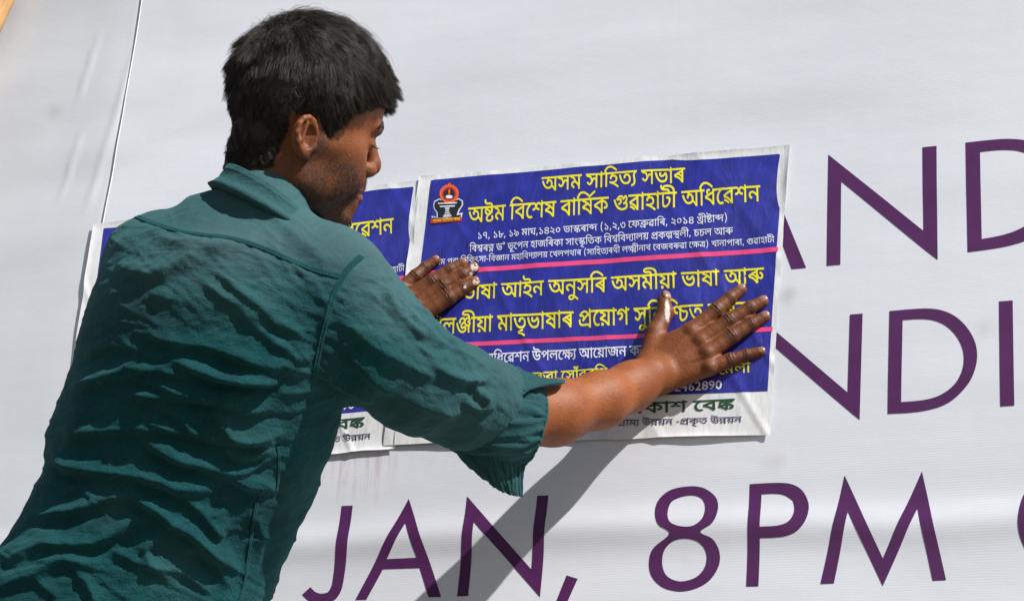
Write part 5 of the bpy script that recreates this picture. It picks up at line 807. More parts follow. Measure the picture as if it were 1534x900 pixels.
# ---- one body mesh with its masks (stubble, dark knuckles, paste)
parts = [(toW(Vh), Fh), (toW(Vr), Fr), (toW(Vl), Fl), (toW(Vt), Ft), (Vg, Fg)]
Vb = np.concatenate([v for v, f in parts]); off = np.cumsum([0]+[len(v) for v, f in parts])[:-1]; Fb = np.concatenate([f+o for (v, f), o in zip(parts, off)])
camV = (Vb-CAM) @ ROT; mask = np.zeros((len(Vb), 3)); q = hl(camV); nh = len(Vh)
q = q[:nh]; m1 = np.abs(q[:, 1])
jaw = sstep(4, -26, q[:, 2]+.10*(q[:, 0]-40))*sstep(-14, 8, q[:, 0])*sstep(-125, -95, q[:, 2])
side = sstep(40, 0, q[:, 2])*sstep(36, 14, q[:, 0])*sstep(2, 12, q[:, 0])*sstep(45, 60, m1)      # sideburn
mous = np.exp(-((q[:, 2]+31)/7)**2)*sstep(92, 100, q[:, 0])*sstep(28, 18, m1)
lips = np.exp(-((q[:, 2]+44)/8.5)**2)*sstep(85, 92, q[:, 0])*sstep(24, 17, m1)
mask[:nh, 0] = np.clip(np.maximum.reduce([jaw*1.0, side, mous*.7])*(1-lips*.95)*(.95+.3*fbm(q*.05, 2)), 0, 1)
chinp = np.exp(-(((q[:, 0]-92)/12)**2+((q[:, 2]+66)/9)**2)); mask[:nh, 0] *= 1-chinp*.6  # stubble thinned on chin and front cheeks, painting them as lit skin
cheek_up = sstep(66, 90, q[:, 0])*sstep(-50, -24, q[:, 2]); mask[:nh, 0] *= 1-cheek_up*.7*(1-mous)
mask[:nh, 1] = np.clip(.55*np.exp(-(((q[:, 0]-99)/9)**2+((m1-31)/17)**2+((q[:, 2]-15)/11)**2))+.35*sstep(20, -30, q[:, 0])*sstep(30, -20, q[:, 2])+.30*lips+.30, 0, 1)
cr = camV[nh:nh+len(Vr)]; wx = (cr-P(955, 560, 2.4))[:, 0]
hm = sstep(-.01, .055, (cr-P(955, 575, 2.4)) @ np.array([.93, .36, 0]))
kn = np.zeros(len(cr))
for f in RF:
    for j, s_ in ((0, .010), (1, .0095), (2, .007)):
        c = PW(f[j][0], f[j][1], f[j][2]+f[j][3]*.8); kn = np.maximum(kn, np.exp(-(np.linalg.norm(cr-c, axis=1)/s_)**2)*(.55 if j == 0 else 1))
fg = sstep(.0, .03, (cr-P(1058, 512, 2.44)) @ np.array([.86, .5, 0])); th2 = sstep(.004, .02, (cr-P(985, 500, 2.43)) @ np.array([.1, .99, 0]))*sstep(P(1012, 0, 2.44)[0], P(1004, 0, 2.44)[0], cr[:, 0])
mask[nh:nh+len(cr), 1] = np.clip(hm*.34+.28*np.maximum(fg, th2)+kn*.45, 0, 1)
th_ = PW(1000, 466, .024); gl = np.exp(-((cr[:, 0]-th_[0])/.0050)**2-((cr[:, 1]-th_[1])/.021)**2)*sstep(.004, .014, -(cr-PW(1000, 466, 0)) @ -NW)
for (x, y, r) in ((1020, 498, .006), (985, 590, .005)): gl = np.maximum(gl, .50*np.exp(-((cr-PW(x, y, .03))[:, :2]**2).sum(1)/r**2))
mask[nh:nh+len(cr), 2] = gl
cl = camV[nh+len(cr):nh+len(cr)+len(Vl)]; kl = np.zeros(len(cl))
for f in LF:
    for j, s_ in ((0, .010), (1, .0095), (2, .007)):
        c = PW(f[j][0], f[j][1], f[j][2]+f[j][3]*.8); kl = np.maximum(kl, np.exp(-(np.linalg.norm(cl-c, axis=1)/s_)**2)*(.55 if j == 0 else 1))
gl = np.zeros(len(cl))
for (x, y, r) in ((711, 400, .0085), (713, 422, .007), (704, 392, .004), (697, 430, .0035), (706, 410, .0035)): gl = np.maximum(gl, .95*np.exp(-((cl-PW(x, y, .005))[:, :2]**2).sum(1)/r**2))
sl = slice(nh+len(cr), nh+len(cr)+len(cl)); mask[sl, 1] = np.clip(.60+.42*kl, 0, 1); mask[sl, 2] = gl
# knuckle creases: fine rings over each joint
def creases(V, N, fs, idx):
    for f in fs:
        for j, amp in ((1, .00085), (2, .00050)):
            a, b, c = (PW(*f[k][:3]) for k in (j-1, j, j+1)); t = c-a; t /= np.linalg.norm(t); dd = V-b; s = dd @ t; r = np.linalg.norm(dd-s[:, None]*t, axis=1)
            s2 = s+.0009*vnoise(V*420); w = np.exp(-(s/.0050)**2)*(r < .015)*np.clip(N @ NW, 0, 1)**3; V = V+N*(w*amp*(np.cos(s2/.0019*math.pi)+.6*vnoise(V*520)))[:, None]
    return V
Nb = vnormals(camV, Fb); seg = slice(nh, nh+len(cr)); camV[seg] = creases(camV[seg], Nb[seg], RF, 0); camV[sl] = creases(camV[sl], Nb[sl], LF, 0); Vb[:nh+len(cr)+len(cl)] = toW(camV[:nh+len(cr)+len(cl)])
lipa = np.zeros((len(Vb), 3)); lipa[:nh] = (np.maximum(np.exp(-(((q_:=hl(camV[:nh]))[:, 2]+39.5)/3.6)**2), np.exp(-((q_[:, 2]+48.8)/4.6)**2))*sstep(84, 90, q_[:, 0])*sstep(25, 17, np.abs(q_[:, 1])))[:, None]
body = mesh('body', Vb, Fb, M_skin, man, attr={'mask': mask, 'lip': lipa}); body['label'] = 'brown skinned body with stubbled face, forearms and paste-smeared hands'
# ---- nails
def ellipsoid(c, ax, r, nu=12, nv=8):
    V = []; F = []
    for i in range(nv+1):
        t = math.pi*i/nv
        for k in range(nu):
            w = 2*math.pi*k/nu; e = np.array([math.cos(w)*math.sin(t), math.sin(w)*math.sin(t), math.cos(t)]); V.append(c+ax @ (np.sign(e)*np.abs(e)**.85*r))
    for i in range(nv):
        for k in range(nu): F.append((i*nu+k, i*nu+(k+1) % nu, (i+1)*nu+(k+1) % nu, (i+1)*nu+k))
    return np.array(V), F
for f, kx in [(f, 1) for f in RF]+[(f, 1) for f in LF]+[(RT, 0)]:
    a, b = PW(*f[2][:3]), PW(*f[3][:3]); t = b-a; t /= np.linalg.norm(t); n = NW-(NW @ t)*t; n /= np.linalg.norm(n)
    if not kx: n = n*.55+np.cross(n, t)*-.8; n /= np.linalg.norm(n)
    s = np.cross(t, n); r = f[3][3]; V, F = ellipsoid(b+n*(r*.80)+t*r*.10, np.stack([t, s, n], 1), np.array([r*1.0, r*.80, r*.46])); mesh('fingernail', toW(V), F, M_nail, man)
# ---- far and near eye: lashes and brows as hair, eyeball slit
def curves(name, strands, rad, mat, parent):
    n = [len(s) for s in strands]; c = bpy.data.hair_curves.new(name); c.add_curves(n)
    base = np.array(parent.location); pts = np.concatenate(strands); pts = toW(pts)-base
    c.points.foreach_set('position', pts.astype(np.float32).ravel())
    r = np.concatenate([rad[i]*np.linspace(1, .25, k)**.7 for i, k in enumerate(n)]); c.points.foreach_set('radius', r.astype(np.float32))
    c.materials.append(mat); o = bpy.data.objects.new(name, c); link(o, parent); return o
BV = BVHTree.FromPolygons([tuple(v) for v in Vh], [tuple(int(i) for i in f) for f in Fh])
def snap(p):
    l, n, i, d = BV.find_nearest(Vector(p)); return np.array(l), np.array(n)
br = []
for sgn in (1, -1):
    for k in range(420):
        u = random.random(); w = random.gauss(0, 1)
        q = np.array([112-18*u**2.0, sgn*(9+41*u), 36+4.5*math.sin(u*2.6)-4*u*u+w*(2.5-1.4*u)]); p, n = snap(hc(q)); t = hc(q+np.array([-2.2*u, sgn*4, 1.3-3*u]))-hc(q)
        t -= (t @ n)*n; t /= np.linalg.norm(t); L = .0062*random.uniform(.7, 1.2); br.append(np.stack([p-n*.0003, p+t*L*.5+n*.0012, p+t*L+n*.0011]))
curves('eyebrow', br, [.00011]*len(br), M_hair, man)
la = []
for sgn in (1, -1):
    for k in range(70):
        u = k/69; q = np.array([102.2-5.5*u*u-1.2*(1-u), sgn*(20+24*u), 11.5-1.5*u]); p, n = snap(hc(q)); d = HF*(.9-.3*u)+HR*sgn*(.15+.4*u)-HU*.42; L = .0078
        la.append(np.stack([p, p+d*L*.5-HU*.0004, p+d*L+HU*.0016]))
curves('eyelashes', la, [.00012]*len(la), M_hair, man)

# ------------------------------------------------------------------ hair on the head
q = hl(Vh); Nh = vnormals(Vh, Fh)
def hairline(q):
    """>0 inside the hair"""
    F_, R_, Uu = q[:, 0], np.abs(q[:, 1]), q[:, 2]
    front = 66-.0*R_+np.clip(R_-20, 0, 60)*-.62+3*vnoise(q*.12)                      # lowest allowed height in front (mm)
    low = np.interp(F_, [-80, -60, -30, -22, 0, 10, 22, 34, 55, 75, 95, 130], [-44, -46, -36, 4, 26, 26, 8, 24, 46, 54, 60, 66])
    ear = np.where((F_ > -26) & (F_ < 12), 31-0*F_, low); low = np.where((R_ > 55) & (F_ > -24) & (F_ < 9), np.maximum(low, ear), low)
    return Uu-(low+2.0*vnoise(q*.2))
hlv = hairline(q); body_part = (q[:, 2] > -46)
tri = np.concatenate([Fh[:, [0, 1, 2]], Fh[:, [0, 2, 3]]]); A = np.linalg.norm(np.cross(Vh[tri[:, 1]]-Vh[tri[:, 0]], Vh[tri[:, 2]]-Vh[tri[:, 0]]), axis=1)/2
okt = (hlv[tri] > -1).all(1) & (q[tri][:, :, 2].min(1) > -47) & ~((np.abs(q[tri][:, 0, 1]) > 70) & (q[tri][:, 0, 2] < 32) & (np.abs(q[tri][:, 0, 0]+8) < 22))
# dark inner cap, a little proud of the scalp
ins = hlv > 0; h_cap = np.clip(hlv/30, 0, 1)*np.interp(q[:, 2], [-40, -10, 20, 60, 150], [.8, 2.6, 4.5, 8, 10])/1000.
fm = okt[:len(Fh)] & okt[len(Fh):]; Fc = Fh[fm]; us, inv = np.unique(Fc, return_inverse=True)
mesh('hair_base', toW((Vh+Nh*(h_cap+.0003)[:, None])[us]), inv.reshape(Fc.shape), M_scalp, man)
NS = 60000; pr_ = A*okt*np.interp(hl(Vh[tri].mean(1))[:, 2], [-45, -10, 40], [3.2, 2.2, 1.]); ti = rng.choice(len(tri), NS, p=pr_/pr_.sum()); b1, b2 = rng.random(NS), rng.random(NS); sw = b1+b2 > 1; b1[sw], b2[sw] = 1-b1[sw], 1-b2[sw]
root = Vh[tri[ti, 0]]*(1-b1-b2)[:, None]+Vh[tri[ti, 1]]*b1[:, None]+Vh[tri[ti, 2]]*b2[:, None]; rn = Nh[tri[ti, 0]]; rq = hl(root)
nl = rn @ HM                                                        # normals in head axes
crown = np.array([-48., 8, 120]); F_, R_, Uu = rq.T; top = sstep(80, 120, Uu)
dirn = np.stack([F_-crown[0]+18, (R_-crown[1])*1.05, np.full(NS, -26.)], 1)
side_ = np.stack([np.interp(F_, [-70, 0, 25, 50, 90], [-.10, .22, .6, 1.5, 2.2]), np.zeros(NS), -np.ones(NS)], 1)*60
dirn = dirn*top[:, None]+side_*(1-top)[:, None]; dirn += np.stack([vnoise(rq*.045+k*31)*22 for k in range(3)], 1)
clump = np.stack([vnoise(rq*.20+k*17)*42 for k in range(3)], 1); dirn += clump+rng.normal(0, 13, (NS, 3))
dirn -= (dirn*nl).sum(1)[:, None]*nl; dirn /= np.linalg.norm(dirn, axis=1)[:, None]
Ln = np.interp(Uu, [-45, -20, 20, 60, 90, 140], [9, 14, 17, 23, 32, 34])*np.clip(.35+hairline(rq)/40, .35, 1)*rng.uniform(.55, 1.2, NS)*(1+.25*vnoise(rq*.09+9))
front = sstep(62, 98, F_)*sstep(50, 70, Uu); Ln = np.maximum(Ln, front*24*rng.uniform(.6, 1.15, NS))
lift = np.interp(Uu, [-45, 0, 60, 110, 150], [.34, .34, .42, .55, .60])*rng.uniform(.7, 1.25, NS)+.16*(vnoise(rq*.11+5) > .35)
spk = (rng.random(NS) < .05)*top; Ln = Ln*(1+.2*spk); lift = lift+.5*spk
cw = np.exp(-(((F_+40)/22)**2+((R_-8)/30)**2))*top; lift += cw*.6*rng.random(NS)
Pn = []; pos = rq.copy(); dv = dirn*(1-lift*.55)[:, None]+nl*(lift*1.7)[:, None]; dv /= np.linalg.norm(dv, axis=1)[:, None]
K = 6; pts = [rq-nl*.6]
cen = np.array([15., 0, 50]); rad = np.array([94., 78, 90])
for k in range(K):
    pos = pos+dv*(Ln/K)[:, None]; pts.append(pos.copy())
    out = (pos-cen)/rad**2; out /= np.linalg.norm(out, axis=1)[:, None]
    hgt = (np.linalg.norm((pos-cen)/rad, axis=1)-1)*84
    tgt = np.clip(Ln*.30, 3, 12.5)
    dv = dv-out*((dv*out).sum(1)*.42)[:, None]+dirn*.10+out*(np.clip((tgt-hgt)/55, -.25, .12))[:, None]+np.array([.0, 0, -.07])
    # fringe flicks forward and up
    dv += front[:, None]*np.array([.20, 0, 0.06+.075*k])
    dv /= np.linalg.norm(dv, axis=1)[:, None]
S = np.stack(pts, 1)                                               # NS, K+1, 3 head mm
Sc = HO+(S.reshape(-1, 3)/1000.) @ HM.T; Sc = Sc.reshape(NS, K+1, 3)
from mathutils.kdtree import KDTree
NG = 1500; gi_ = rng.choice(NS, NG, replace=False); kd = KDTree(NG)
for a_, b_ in enumerate(gi_): kd.insert(Vector(S[b_, 0]), a_)
kd.balance(); own = np.array([gi_[kd.find(Vector(x))[1]] for x in S[:, 0]])
wk = (np.linspace(0, 1, K+1)**1.4)[None, :, None]*(.72*np.clip(sstep(-30, 30, Uu), .35, 1)*rng.uniform(.5, 1, NS))[:, None, None]
Gd = S[own]; S = S+((Gd+(S[:, :1]-Gd[:, :1])*.25)-S)*wk
Sc = (HO+(S.reshape(-1, 3)/1000.) @ HM.T).reshape(NS, K+1, 3)
curves('hair', list(Sc), rng.uniform(.00010, .00020, NS), M_hair, man)
# stubble and thin beard
bw = mask[:nh, 0][tri].mean(1)**1.6*A*(np.abs(q[tri][:, 0, 2]) < 110); NB = 15000; ti = rng.choice(len(tri), NB, p=bw/bw.sum())
r0 = Vh[tri[ti]].mean(1)+rng.normal(0, .0004, (NB, 3)); n0 = Nh[tri[ti, 0]]; dd = -HU*.8+HF*.25+rng.normal(0, .3, (NB, 3)); dd -= (dd*n0).sum(1)[:, None]*n0; dd /= np.linalg.norm(dd, axis=1)[:, None]
lb = rng.uniform(.0018, .0045, NB)[:, None]; bs = np.stack([r0-n0*.0003, r0+dd*lb*.5+n0*.0008, r0+dd*lb+n0*.0011], 1); curves('beard_stubble', list(bs), np.full(NB, .00007), M_hair, man)

cands = rng.choice(len(Vr), 2600, replace=False); nr_ = Nb[nh:nh+len(Vr)]; ah = []
for i in cands:
    p = camV[nh+i]; n = nr_[i]; u_ = pxof(p[None])[0]
    if not (812 < u_[0] < 1010) or n[2] < -.2: continue
    d = np.array([.80, -.25, 0])+rng.normal(0, .3, 3); d -= (d @ n)*n; d /= np.linalg.norm(d); L = rng.uniform(.004, .009); ah.append(np.stack([p-n*.0002, p+d*L*.5+n*.0012, p+d*L+n*.0014]))
curves('arm_hair', ah, [.000035]*len(ah), M_hair, man)
# ------------------------------------------------------------------ shirt
def shirt_sdf(p):
    d = torso(p)
    d = smin(d, chain(p, [(P(362, 362, 2.205), .078), (P(388, 330, 2.20), .058)], .02), .035)   # slope of the neck
    d = smin(d, chain(p, [(P(470, 425, 2.175), .070), (P(508, 452, 2.145), .069)], .02), .03)                          # shoulder cap
    d = smin(d, cap(p, P(240, 400, 2.24), P(225, 440, 2.30), .062, .055), .03)                                         # far shoulder
    s = chain(p, [(P(508, 462, 2.145), .070), (P(560, 515, 2.145), .0655), (P(625, 566, 2.170), .0575), (P(690, 598, 2.215), .0530), (P(728, 606, 2.24), .0515)], .02)
    s = smax(s, (p-P(752, 610, 2.26)) @ (np.array([.86, -.42, -.28])/np.linalg.norm([.86, -.42, -.28])), .004)
    d = smin(d, s, .022)
    l = chain(p, [(P(250, 420, 2.28), .066), (P(330, 500, 2.38), .056), (P(400, 560, 2.45), .050)], .02); d = smin(d, l, .02)
    return d
Vs, Fs = nets(shirt_sdf, [-.80, -.60, -2.62], [.02, .17, -1.9], .0026, cb=6)
Vs = relax(Vs, Fs, 4, .5); Ns = vnormals(Vs, Fs)
z7 = lambda L: [(x/2.571, 550+y/2.571) for x, y in L]
z8 = lambda L: [(100+x/2.432, 230+y/2.432) for x, y in L]
FOLDS = [  # crest polyline, height (m), half width (px)
 (z7([(290, 100), (400, 65), (520, 40), (600, 2)]), .0060, 13), (z7([(500, 35), (600, 62), (700, 95), (830, 118), (930, 130)]), .0050, 10), (z7([(690, -5), (830, 33), (960, 50), (1090, 58)]), .0060, 11),
 (z7([(440, 100), (600, 112), (800, 130), (950, 168), (1085, 148)]), .0052, 10), (z7([(555, 182), (640, 235), (750, 250), (860, 285), (1000, 272), (1090, 240)]), .0075, 13), (z7([(240, 268), (400, 248), (530, 235), (610, 248)]), .0070, 13),
 (z7([(525, 245), (620, 318), (740, 365), (850, 403), (960, 455), (1065, 462)]), .0085, 14), (z7([(200, 315), (255, 372), (340, 395), (470, 410), (600, 430), (700, 462), (860, 470)]), .0090, 15),
 (z7([(90, 575), (270, 560), (400, 510), (505, 492)]), .0060, 13), (z7([(512, 415), (528, 500), (600, 545), (660, 600), (740, 645), (850, 740), (925, 782)]), .0085, 14), (z7([(545, 440), (700, 492), (800, 590), (860, 665)]), .0060, 12),
 (z7([(10, 750), (180, 690), (350, 680), (450, 640), (520, 580), (625, 592)]), .0070, 13), (z7([(-40, 870), (150, 790), (250, 742), (420, 790)]), .0055, 13), (z7([(590, 600), (700, 680), (800, 740), (890, 850)]), .0055, 12),
 (z7([(250, 742), (330, 830), (370, 920)]), .0040, 10), (z7([(130, 810), (220, 890)]), .0035, 9), (z7([(855, 305), (900, 345), (990, 330), (1065, 285)]), .0050, 10), (z7([(800, 165), (850, 215), (900, 268), (1000, 272)]), .0045, 10),
 (z7([(850, 403), (960, 388), (1070, 330)]), .0045, 10), (z7([(500, 125), (600, 140), (700, 200), (760, 250)]), .0035, 9), (z7([(640, 640), (560, 700), (600, 780), (700, 830)]), .0035, 10), (z7([(420, 700), (560, 760), (700, 790), (820, 880)]), .0040, 10),
 (z7([(950, 560), (1010, 640), (1000, 760)]), .0030, 12), (z7([(880, 480), (800, 520), (780, 560)]), .003, 9),
 (z8([(10, 860), (120, 822), (260, 785), (400, 800), (480, 830)]), .0050, 12), (z8([(180, 410), (300, 445), (420, 400), (520, 350), (680, 335)]), .0055, 18), (z8([(230, 640), (400, 690), (520, 705), (700, 765), (860, 805)]), .0060, 13),
 (z8([(370, 740), (500, 788), (600, 822), (770, 832)]), .0065, 12), (z8([(490, 470), (600, 540), (700, 600), (850, 655)]), .0035, 12), (z8([(545, 420), (650, 520), (760, 600), (880, 690)]), .0040, 13), (z8([(900, 760), (980, 828), (1050, 870), (1120, 905)]), .0055, 11),
 (z8([(600, 570), (740, 670), (870, 770)]), .0035, 11), (z8([(860, 470), (940, 540), (930, 640)]), .0025, 10), (z8([(130, 520), (260, 500), (380, 540)]), .0030, 14), (z8([(270, 270), (420, 330), (520, 330)]), .0030, 14),
 (z8([(530, 160), (700, 200), (850, 330), (960, 420)]), .0035, 16), (z8([(620, 180), (780, 330)]), .0020, 9), (z8([(60, 740), (180, 700), (300, 720)]), .0035, 12),
 ([(575, 430), (600, 475), (640, 510)], .0040, 11), ([(600, 455), (660, 515), (725, 548)], .0030, 12), ([(500, 470), (560, 520), (640, 560), (700, 570)], .0035, 15), ([(700, 560), (712, 590), (735, 600)], .0045, 8), ([(690, 600), (715, 612), (740, 610)], .0040, 7),
 ([(505, 500), (560, 570), (640, 610), (690, 620)], .0040, 14), ([(640, 545), (690, 570), (738, 568)], .0040, 9)]
rc_ = random.Random(12)
for _ in range(210):
    if _ < 75: cx_, cy_ = rc_.uniform(170, 520), rc_.uniform(345, 540); an = rc_.gauss(32, 14)
    elif _ < 150: cx_, cy_ = rc_.uniform(20, 480), rc_.uniform(530, 890); an = rc_.gauss(8, 20)
    else: t_ = rc_.random(); cx_, cy_ = 540+t_*190+rc_.uniform(-25, 25), 440+t_*140+rc_.uniform(-50, 60); an = rc_.gauss(34, 16)+(t_ > .75)*rc_.uniform(-40, 20)
    L_ = rc_.uniform(22, 80); an = math.radians(an); b_ = rc_.uniform(-.22, .22)*L_; dx, dy = math.cos(an), math.sin(an)
    FOLDS.append(([(cx_-dx*L_, cy_-dy*L_), (cx_-dy*b_, cy_+dx*b_), (cx_+dx*L_, cy_+dy*L_)], rc_.uniform(.0006, .0015) if _ < 75 else rc_.uniform(.0008, .0021) if _ < 150 else rc_.uniform(.0005, .0013), rc_.uniform(2.6, 5.0)))
px = pxof(Vs); face = sstep(-.05, .35, Ns[:, 2]); disp = np.zeros(len(Vs))
for pts_, amp, w in FOLDS:
    c = spline(pts_, max(12, 6*len(pts_))); lo, hi = c.min(0)-3*w, c.max(0)+3*w
    ii = np.where((px > lo).all(1) & (px < hi).all(1) & (face > 0))[0]
    if not len(ii): continue
    pp = px[ii]; best = np.full(len(ii), 1e9); sg = np.zeros(len(ii)); tt = np.zeros(len(ii)); n = len(c)-1
    for k in range(n):
        a, b = c[k], c[k+1]; ba = b-a; L2 = ba @ ba
        t = np.clip((pp-a) @ ba/L2, 0, 1); r = pp-a-t[:, None]*ba; dd = np.linalg.norm(r, axis=1); u = dd < best
        best[u] = dd[u]; nn = np.array([-ba[1], ba[0]])/math.sqrt(L2); sg[u] = (r @ (nn if nn[1] > 0 else -nn))[u]; tt[u] = (k+t[u])/n
    wob_ = 1+.35*vnoise(np.stack([pp[:, 0]*.03, pp[:, 1]*.03, pp[:, 0]*0+w], 1))
    wl_ = np.where(sg > 0, w*.46, w*1.05)*wob_                     # steep underneath, gentle above
    prof = np.exp(-(best/wl_)**1.35)-.30*np.exp(-((sg-w*1.1)/(w*.6))**2)*(best < 3*w)
    disp[ii] += amp*(1.4 if amp > .003 else 1.0)*prof*wob_*np.clip(np.sin(math.pi*np.clip(tt, 0, 1))*1.6, 0, 1)
Wc = Vs*1.0
dg_ = fbm(np.stack([(px[:, 0]*.45+px[:, 1]*.9)*.055, (px[:, 0]*.9-px[:, 1]*.45)*.014, px[:, 0]*0+2], 1), 3); dg_ = 1-np.abs(dg_)
soft = fbm(np.stack([Wc[:, 0]*9+Wc[:, 1]*9, Wc[:, 1]*24-Wc[:, 0]*7, Wc[:, 2]*9], 1), 3)
ridg = 1-np.abs(fbm(np.stack([Wc[:, 0]*13+Wc[:, 1]*12, Wc[:, 1]*34-Wc[:, 0]*16, Wc[:, 2]*13+4], 1), 3))
up_ = np.interp(px[:, 1], [330, 520, 640], [.45, .7, 1.0])
disp += (.0022*soft+.0013*np.clip(ridg-.6, 0, 1)/.4)*up_+.0013*face*np.clip(dg_-.62, 0, 1)/.38*sstep(700, 560, px[:, 1])+(1-face)*.0025*soft
disp *= np.interp(Wc[:, 1], [.13, .16], [1, .2])
Vs = Vs+Ns*disp[:, None]; Vs = relax(Vs, Fs, 1, .45)
fade_lit = np.clip(sstep(560, 330, px[:, 1])*.62+.30*sstep(500, 620, px[:, 0])+.25*vnoise(Vs*14), 0, 1)  # fading plus sunlit brightness of shoulders and sleeve, painted as paler cloth
shirt = mesh('shirt', toW(Vs), Fs, M_cloth, man, attr={'mask': np.stack([fade_lit, fade_lit, fade_lit], 1)}); shirt['label'] = 'creased teal cotton shirt'
BS = BVHTree.FromPolygons([tuple(v) for v in Vs], [tuple(int(i) for i in f) for f in Fs])
def onshirt(x, y):
    r = Vector(ray(x, y)).normalized(); l, n, i, d = BS.ray_cast(Vector((0, 0, 0)), r)
    return (np.array(l), np.array(n)) if l is not None else None
def seam(pts_, width, nseg=60, stitches=True, name='seam'):
    c = spline(pts_, nseg); H = [onshirt(*q) for q in c]; H = [h for h in H if h is not None]
    p = np.array([h[0] for h in H]); n = np.array([h[1] for h in H])
    for _ in range(3): p[1:-1] = (p[:-2]+2*p[1:-1]+p[2:])/4; n[1:-1] = (n[:-2]+2*n[1:-1]+n[2:])/4
    V = []; F = []; hw = width/2; prof = [(-hw-.0006, -.0012), (-hw, .0009), (-hw*.5, .0004), (0, .0010), (hw*.5, .0004), (hw, .0009), (hw+.0006, -.0012)]; K_ = len(prof); st = [[], []]
    for i in range(len(p)):
        t = p[min(i+1, len(p)-1)]-p[max(i-1, 0)]; t /= np.linalg.norm(t); nn = n[i]/np.linalg.norm(n[i]); s = np.cross(t, nn)
        for a, b in prof: V.append(p[i]+s*a+nn*(b+.0005))
        for q_, a in enumerate((-hw*.55, hw*.55)): st[q_].append((p[i]+s*a+nn*.0013, t, nn))
    for i in range(len(p)-1):
        for k in range(K_-1): F.append((i*K_+k, (i+1)*K_+k, (i+1)*K_+k+1, i*K_+k+1))
    o = mesh(name, toW(np.array(V)), F, M_cloth, shirt)
    if stitches:
        SV = []; SF = []
        for row in st:
            for i in range(0, len(row)-1):
                a, t, nn = row[i]; b = row[i+1][0]; d = b-a; L = np.linalg.norm(d); m = max(1, int(L/.0034))
                for k in range(m):
                    s0 = a+d*(k+.15)/m; s1 = a+d*(k+.75)/m; sd_ = np.cross(t, nn)*.0004; b0 = len(SV)
                    SV += [s0-sd_, s0+sd_, s1+sd_, s1-sd_, (s0+s1)/2+nn*.0005]; SF += [(b0, b0+1, b0+4), (b0+1, b0+2, b0+4), (b0+2, b0+3, b0+4), (b0+3, b0, b0+4)]
        o2 = mesh('stitching', toW(np.array(SV)), SF, M_thread, o, smooth=False)
    return o
seam([(205, 325), (250, 342), (300, 352), (345, 357), (390, 371), (430, 388), (470, 404), (508, 414)], .0060)
seam([(541, 384), (524, 400), (510, 420), (497, 450), (486, 490), (477, 530), (470, 568)], .0062)
seam([(384, 752), (378, 790), (372, 830), (366, 870), (358, 900)], .0040)
seam([(416, 668), (418, 700), (414, 735)], .0030, 30)
# collar band: an open standing strip round the neck
rc = P(399, 288, 2.195); r1 = P(459, 327, 2.19)-P(338, 249, 2.195); r1 /= np.linalg.norm(r1); r2 = np.array([-.05, .27, 1.]); r2 -= (r2 @ r1)*r1; r2 /= np.linalg.norm(r2)
ring = np.array([rc+r1*.0535*math.cos(w)+r2*.0545*math.sin(w) for w in np.linspace(0, 2*math.pi, 110, endpoint=False)])
cn = ring.mean(0); V = []; F = []; dn = P(392, 330, 2.19)-P(405, 270, 2.19); dn /= np.linalg.norm(dn)
sec = [(-.0030, .0005), (-.0018, -.0006), (0, -.0008), (.0012, .0006), (.0026, .0045), (.0032, .0050), (.0030, .0058), (.0056, .0110), (.0074, .0160), (.0084, .0165), (.0120, .0200), (.0175, .0240), (.010, .030), (.0, .018)]
for r in ring:
    o_ = r-cn; o_ -= (o_ @ dn)*dn; o_ /= np.linalg.norm(o_); wv = .0012*float(vnoise(np.array([r*60]))[0])
    for a, b in sec: V.append(r+o_*(a+wv)+dn*b)
n_ = len(ring); k_ = len(sec); F = [(i*k_+j, i*k_+(j+1) % k_, ((i+1) % n_)*k_+(j+1) % k_, ((i+1) % n_)*k_+j) for i in range(n_) for j in range(k_)]
mesh('collar', toW(np.array(V)), F, M_cloth, shirt, attr={'mask': np.full((len(V), 3), .45)})
# rolled cuff: a flared loop of cloth hanging from the elbow, and its loose flap
def loft(rings, name, thick=.0016, mat=M_cloth, closed=True, parent=None, n=140, m=34, wr=.0018, seed=0):
    R_ = [spline(r, n, closed) for r in rings]; R_ = np.array(R_); lev = np.array([spline(R_[:, i], m) for i in range(n)])    # n, m, 3
    V = lev.reshape(-1, 3); idx = np.arange(n*m).reshape(n, m); F = []
    N_ = n if closed else n-1
    F = np.array([(idx[i, j], idx[(i+1) % n, j], idx[(i+1) % n, j+1], idx[i, j+1]) for i in range(N_) for j in range(m-1)])
    Nn = vnormals(V, F); u = np.repeat(np.arange(n)/n, m); v = np.tile(np.arange(m)/m, n)
    cu = np.stack([np.cos(2*math.pi*u)*2.8, np.sin(2*math.pi*u)*2.8, v*1.0+seed], 1); w = fbm(cu, 3); r_ = 1-np.abs(vnoise(cu*1.9+3))
    pl_ = 1-np.abs(vnoise(np.stack([np.cos(2*math.pi*u)*6+v*1.2, np.sin(2*math.pi*u)*6, v*.8+seed+9], 1)))
    V = V+Nn*(wr*w*(1-.85*v)+wr*1.3*np.clip(r_-.6, 0, 1)/.4+wr*1.1*np.clip(pl_-.6, 0, 1)/.4*np.sin(math.pi*v)**.7*(1+0*v))[:, None]
    o = mesh(name, toW(V), F, mat, parent, attr={'mask': np.full((len(V), 3), .25)}); md = o.modifiers.new('thickness', 'SOLIDIFY'); md.thickness = thick; md.offset = 0; return o
